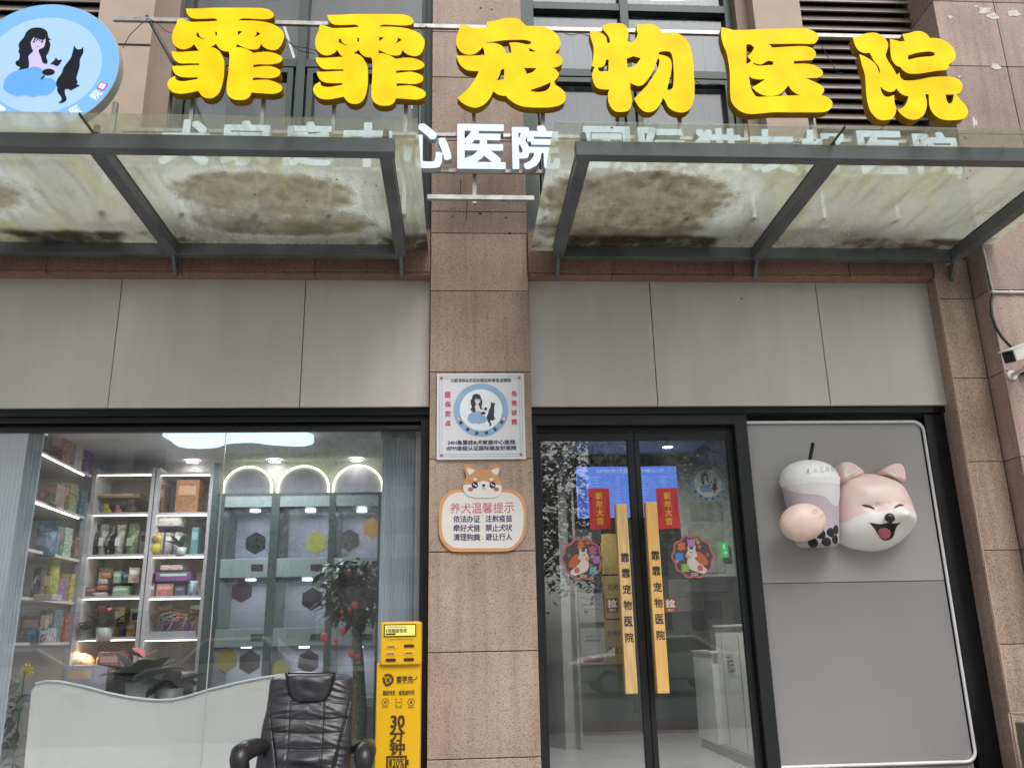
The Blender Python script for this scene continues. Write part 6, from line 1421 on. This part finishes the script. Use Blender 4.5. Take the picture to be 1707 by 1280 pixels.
for k in range(5):
    a = R(90+72*k+20); ex, ey = cX+.29*math.cos(a), -.86+.29*math.sin(a)
    lg = MB().tube([(cX, -.86, .17), ((cX+ex)/2, (-.86+ey)/2, .14), (ex, ey, .09)], [.035, .026, .018], 10).build('base_leg', M_plas, t)
    for s_ in (-.018, .018): MB().tube([(ex+s_*math.sin(a)-.006, ey-s_*math.cos(a), .035), (ex+s_*math.sin(a)+.006, ey-s_*math.cos(a), .035)], .034, 16).build('caster', M_plas, lg)

# ================================================================== ON THE RIGHT PIER
YPI = -.2
x, z = at(1655, 487, YPI-.012)
t = thing('conduit', (x, YPI, z), 'thin white conduit bent at a right angle on the right pier', 'conduit')
MB().tube([(at(1632, 390, YPI-.012)[0]-.0, YPI-.012, z+.55), (x, YPI-.012, z+.012)], .0095, 10).build('vertical_pipe', M_galv, t)
MB().tube([(x, YPI-.012, z), (x+1.2, YPI-.012, z-.002)], .0095, 10).build('horizontal_pipe', mat('pvc_pipe', (.60, .59, .56), .45), t)
for dx_ in (.0, .13): MB().tube([(x+dx_-.012, YPI-.012, z), (x+dx_+.012, YPI-.012, z)], .0135, 10).build('coupling', MATS['pvc_pipe'], t)
P = [(1655, 490), (1652, 505), (1653, 525), (1660, 545), (1670, 562), (1684, 577), (1700, 585)]
pts = [(at(px_, py_, YPI-.02-.025*k)[0], YPI-.02-.025*k, at(px_, py_, YPI-.02-.025*k)[1]) for k, (px_, py_) in enumerate(P)]
tag(MB().tube(pts, .010, 10).build('camera_cable', M_dark), 'black corrugated cable curving from the conduit to the security camera', 'cable')
# bullet camera, seen from below and in front
def cam_box(m0):
    x, z = at(1704, 579, -.50); return x, z
x, z = cam_box(0)
t = thing('security_camera', (x+.12, -.3, z), 'white box shaped security camera with a black front at the right edge', 'security camera')
bd = MB().box(-.034, .034, -.19, .02, -.032, .036).build('camera_body', mat('camera_white', (.66, .64, .60), .4), None, .008, 3)
ff = MB().box(-.030, .030, -.196, -.189, -.028, .032).build('camera_face', M_plas, None, .004); ff.parent = bd
ln = MB().lathe([(.001, 0), (.014, 0), (.016, .004), (.001, .005)], 0, 0, 20).build('lens', M_gloss); ln.parent = bd; ln.rotation_euler.x = R(90); ln.location = (0, -.1965, .008)
hd_ = MB().box(-.038, .038, -.215, .03, .034, .041).build('sun_hood', MATS['camera_white'], None, .003); hd_.parent = bd
bd.scale = (1.25, 1.25, 1.25); bd.rotation_euler = (R(20), R(4), R(-66)); bd.parent = t; bd.location = Vector((x+.10, -.42, z+.01))-Vector(t.location)
MB().tube([(x+.11, -.40, z-.03), (x+.10, -.36, z-.09), (x+.10, -.30, z-.10)], [.012, .016, .014], 10).build('mount_arm', MATS['camera_white'], t)
MB().tube([(x+.10, -.30, z-.10), (x+.10, -.21, z-.10)], [.014, .014], 10).build('mount_arm', MATS['camera_white'], t); MB().tube([(x+.10, -.212, z-.10), (x+.10, -.2, z-.10)], .035, 16).build('mount_plate', MATS['camera_white'], t)
x, z = at(1706, 620, -.25); tag(MB().ball((x+.02, -.23, z), (.03, .03, .013), 12, 8).build('cable_plug', M_plas), 'small black cable plug under the security camera at the right edge', 'plug')
# wire basket
Yb = -.45
x0, z1 = at(1681, 1188, -.23); z0 = at(1681, 1300, Yb)[1]
t = thing('wire_basket', (x0+.25, Yb, .0), 'white wire basket stand with a grey sack in the lower right corner', 'basket')
M_wire = mat('white_wire', (.42, .36, .32), .4)
mb = MB(); x1_, y1_ = x0+.5, Yb+.22
mb.tube([(x0, Yb, z1), (x1_, Yb, z1), (x1_, y1_, z1), (x0, y1_, z1), (x0, Yb, z1)], .003, 6); mb.tube([(x0+.03, Yb, z1-.05), (x1_, Yb, z1-.055)], .003, 6)
for k in range(14): mb.tube([(x0+.055+k*.06, Yb, z1-.05), (x0+.085+k*.06, Yb, .05)], .0025, 5)
for k in range(1, 9): mb.tube([(x0+.06, Yb+.002, z1-.05-k*.07), (x1_, Yb+.002, z1-.05-k*.07)], .0018, 5)
mb.tube([(x0+.02, Yb, z1), (x0+.03, Yb, .0)], .006, 6); mb.tube([(x1_, Yb, z1), (x1_, Yb, .0)], .006, 6); mb.tube([(x0, y1_, z1), (x0, y1_, .0)], .006, 6)
mb.build('wire_mesh', M_wire, t)
MB().box(x0+.012, x0+.052, Yb+.01, Yb+.20, .05, z1-.045).build('grey_sack', mat('sack_olive', (.16, .14, .11), .8, var=.25, vs=6), t, .012, 3)
MB().box(x0+.09, x1_-.02, Yb+.04, Yb+.20, .05, z1-.10).build('dark_sack', mat('sack_dark', (.09, .08, .065), .8, var=.3), t, .02, 3)

# ================================================================== ACROSS THE STREET (seen only as reflections)
M_b1 = mat('render_cream', (.60, .56, .50), .9, var=.08, vs=1); M_b2 = mat('render_grey', (.48, .47, .46), .9, var=.08, vs=1); M_bw = mat('far_window', (.05, .06, .07), .2); M_bf = mat('balcony', (.50, .48, .45), .8)
def block(x0, x1, y, h, m, label, dx, floors):
    t = thing('apartment_block', ((x0+x1)/2, y, 0), label, 'building', 'apartment blocks across the street')
    MB().box(x0, x1, y-12, y, 0, h).build('wall', m, t); MB().box(x0-.3, x1+.3, y-12.3, y+.3, h, h+.6).build('roof', M_bf, t)
    n = int((x1-x0)/dx); src = None; sb = None
    for i in range(n):
        for j in range(floors):
            X = x0+dx*(i+.5); Z = 1.5+j*(h-2)/floors
            if src is None:
                src = MB().box(-.8, .8, 0, .12, 0, 1.5).build('window', M_bw, t); src.matrix_parent_inverse = Matrix(); o = src
                sb = MB().box(-1.2, 1.2, 0, .9, -.3, .5).build('balcony', M_bf, t); sb.matrix_parent_inverse = Matrix(); sb.location = (X-t.location.x, .02, Z-.6)
            else:
                o = src.copy(); COL.objects.link(o)
                if i % 3 == 1:
                    b = sb.copy(); COL.objects.link(b); b.location = (X-t.location.x, .02, Z-.6)
            o.location = (X-t.location.x, .02, Z)
block(-23, -14, -40, 27, M_b1, 'cream apartment block farthest left across the street, mirrored in the window', 2.6, 9)
block(-13, 1, -44, 33, M_b2, 'grey apartment block opposite the pillar, mirrored in the window', 2.8, 11)
block(9, 24, -40, 27, M_b1, 'cream apartment block opposite the entrance, mirrored in the door', 2.7, 9)
def street_tree(x, y, h, label, seed, nl=3200):
    r = random.Random(seed); t = thing('street_tree', (x, y, 0), label, 'tree', 'street trees mirrored in the glass')
    MB().tube([(x, y, 0), (x+.05, y, h*.3), (x, y, h*.55), (x+.1, y, h*.8)], [.07, .055, .04, .02], 10).build('trunk', mat('street_bark', (.24, .22, .19), .9), t)
    mb = MB(); lf = MB()
    for i in range(22):
        a = r.uniform(0, 6.28); z0 = h*r.uniform(.3, .75); L = h*r.uniform(.18, .38); e = r.uniform(.4, 1.1)
        p1 = Vector((x+L*.5*math.cos(a), y+L*.5*math.sin(a), z0+L*.5*e)); p2 = Vector((x+L*math.cos(a), y+L*math.sin(a), z0+L*e)); mb.tube([(x, y, z0), p1, p2], [.022, .014, .005], 6)
        for k in range(nl//22):
            c = p1.lerp(p2, r.random()*1.2)+Vector((r.gauss(0, .35), r.gauss(0, .35), r.gauss(0, .3))); leaf(lf, c, (r.uniform(-1, 1), r.uniform(-1, 1), r.uniform(-.6, .6)), .12, .04, .2)
    mb.build('limbs', MATS['street_bark'], t); lf.build('crown', mat('street_leaf', (.12, .15, .09), .6, var=.4), t)
street_tree(.75, -9.6, 5.6, 'leafy street tree mirrored in the left door leaf', 31); street_tree(3.25, -10.5, 6.0, 'leafy street tree mirrored in the right door leaf', 32); street_tree(-3.4, -10.5, 6.0, 'thin street tree mirrored at the right half of the shop window', 33, 2000)
def car(x, y, c, label, tall=0):
    t = thing('parked_car', (x, y, -.12), label, 'car', 'cars parked across the road'); z = -.12
    side = [(-2.2, .35), (-2.25, .75), (-1.9, .92), (-1.2, 1.0), (-.55, 1.42+tall), (.9, 1.45+tall), (1.6, 1.05), (2.15, .95), (2.25, .6), (2.2, .35)]
    MB().prism([(x+a, z+b) for a, b in side], y-.85, y+.85).build('body', mat('paint_%g' % c[0], c, .25, .3), t, .08, 3)
    MB().prism([(x+a, z+b) for a, b in [(-1.05, 1.0), (-.5, 1.36+tall), (.85, 1.38+tall), (1.4, 1.04)]], y-.86, y+.86).build('windows', M_bw, t)
    for wx in (-1.4, 1.35):
        for s_ in (-1, 1): wl = MB().tube([(x+wx, y+s_*.80, z+.32), (x+wx, y+s_*.89, z+.32)], .32, 24).build('wheel', M_dark, t); MB().tube([(x+wx, y+s_*.885, z+.32), (x+wx, y+s_*.90, z+.32)], .2, 16).build('rim', M_silver, wl)
    for s_ in (-1, 1): MB().ball((x-2.2, y+s_*.6, z+.68), (.06, .2, .08), 10, 6).build('headlight', M_white, t)
car(-11.3, -17.5, (.50, .51, .52), 'silver parked car mirrored at the left of the shop window'); car(-5.8, -17.5, (.6, .6, .61), 'white parked van like car mirrored at the shop window middle', .18); car(-.6, -17.5, (.10, .11, .12), 'dark parked car mirrored near the pillar'); car(5.2, -17.5, (.55, .55, .54), 'white parked car mirrored in the door')
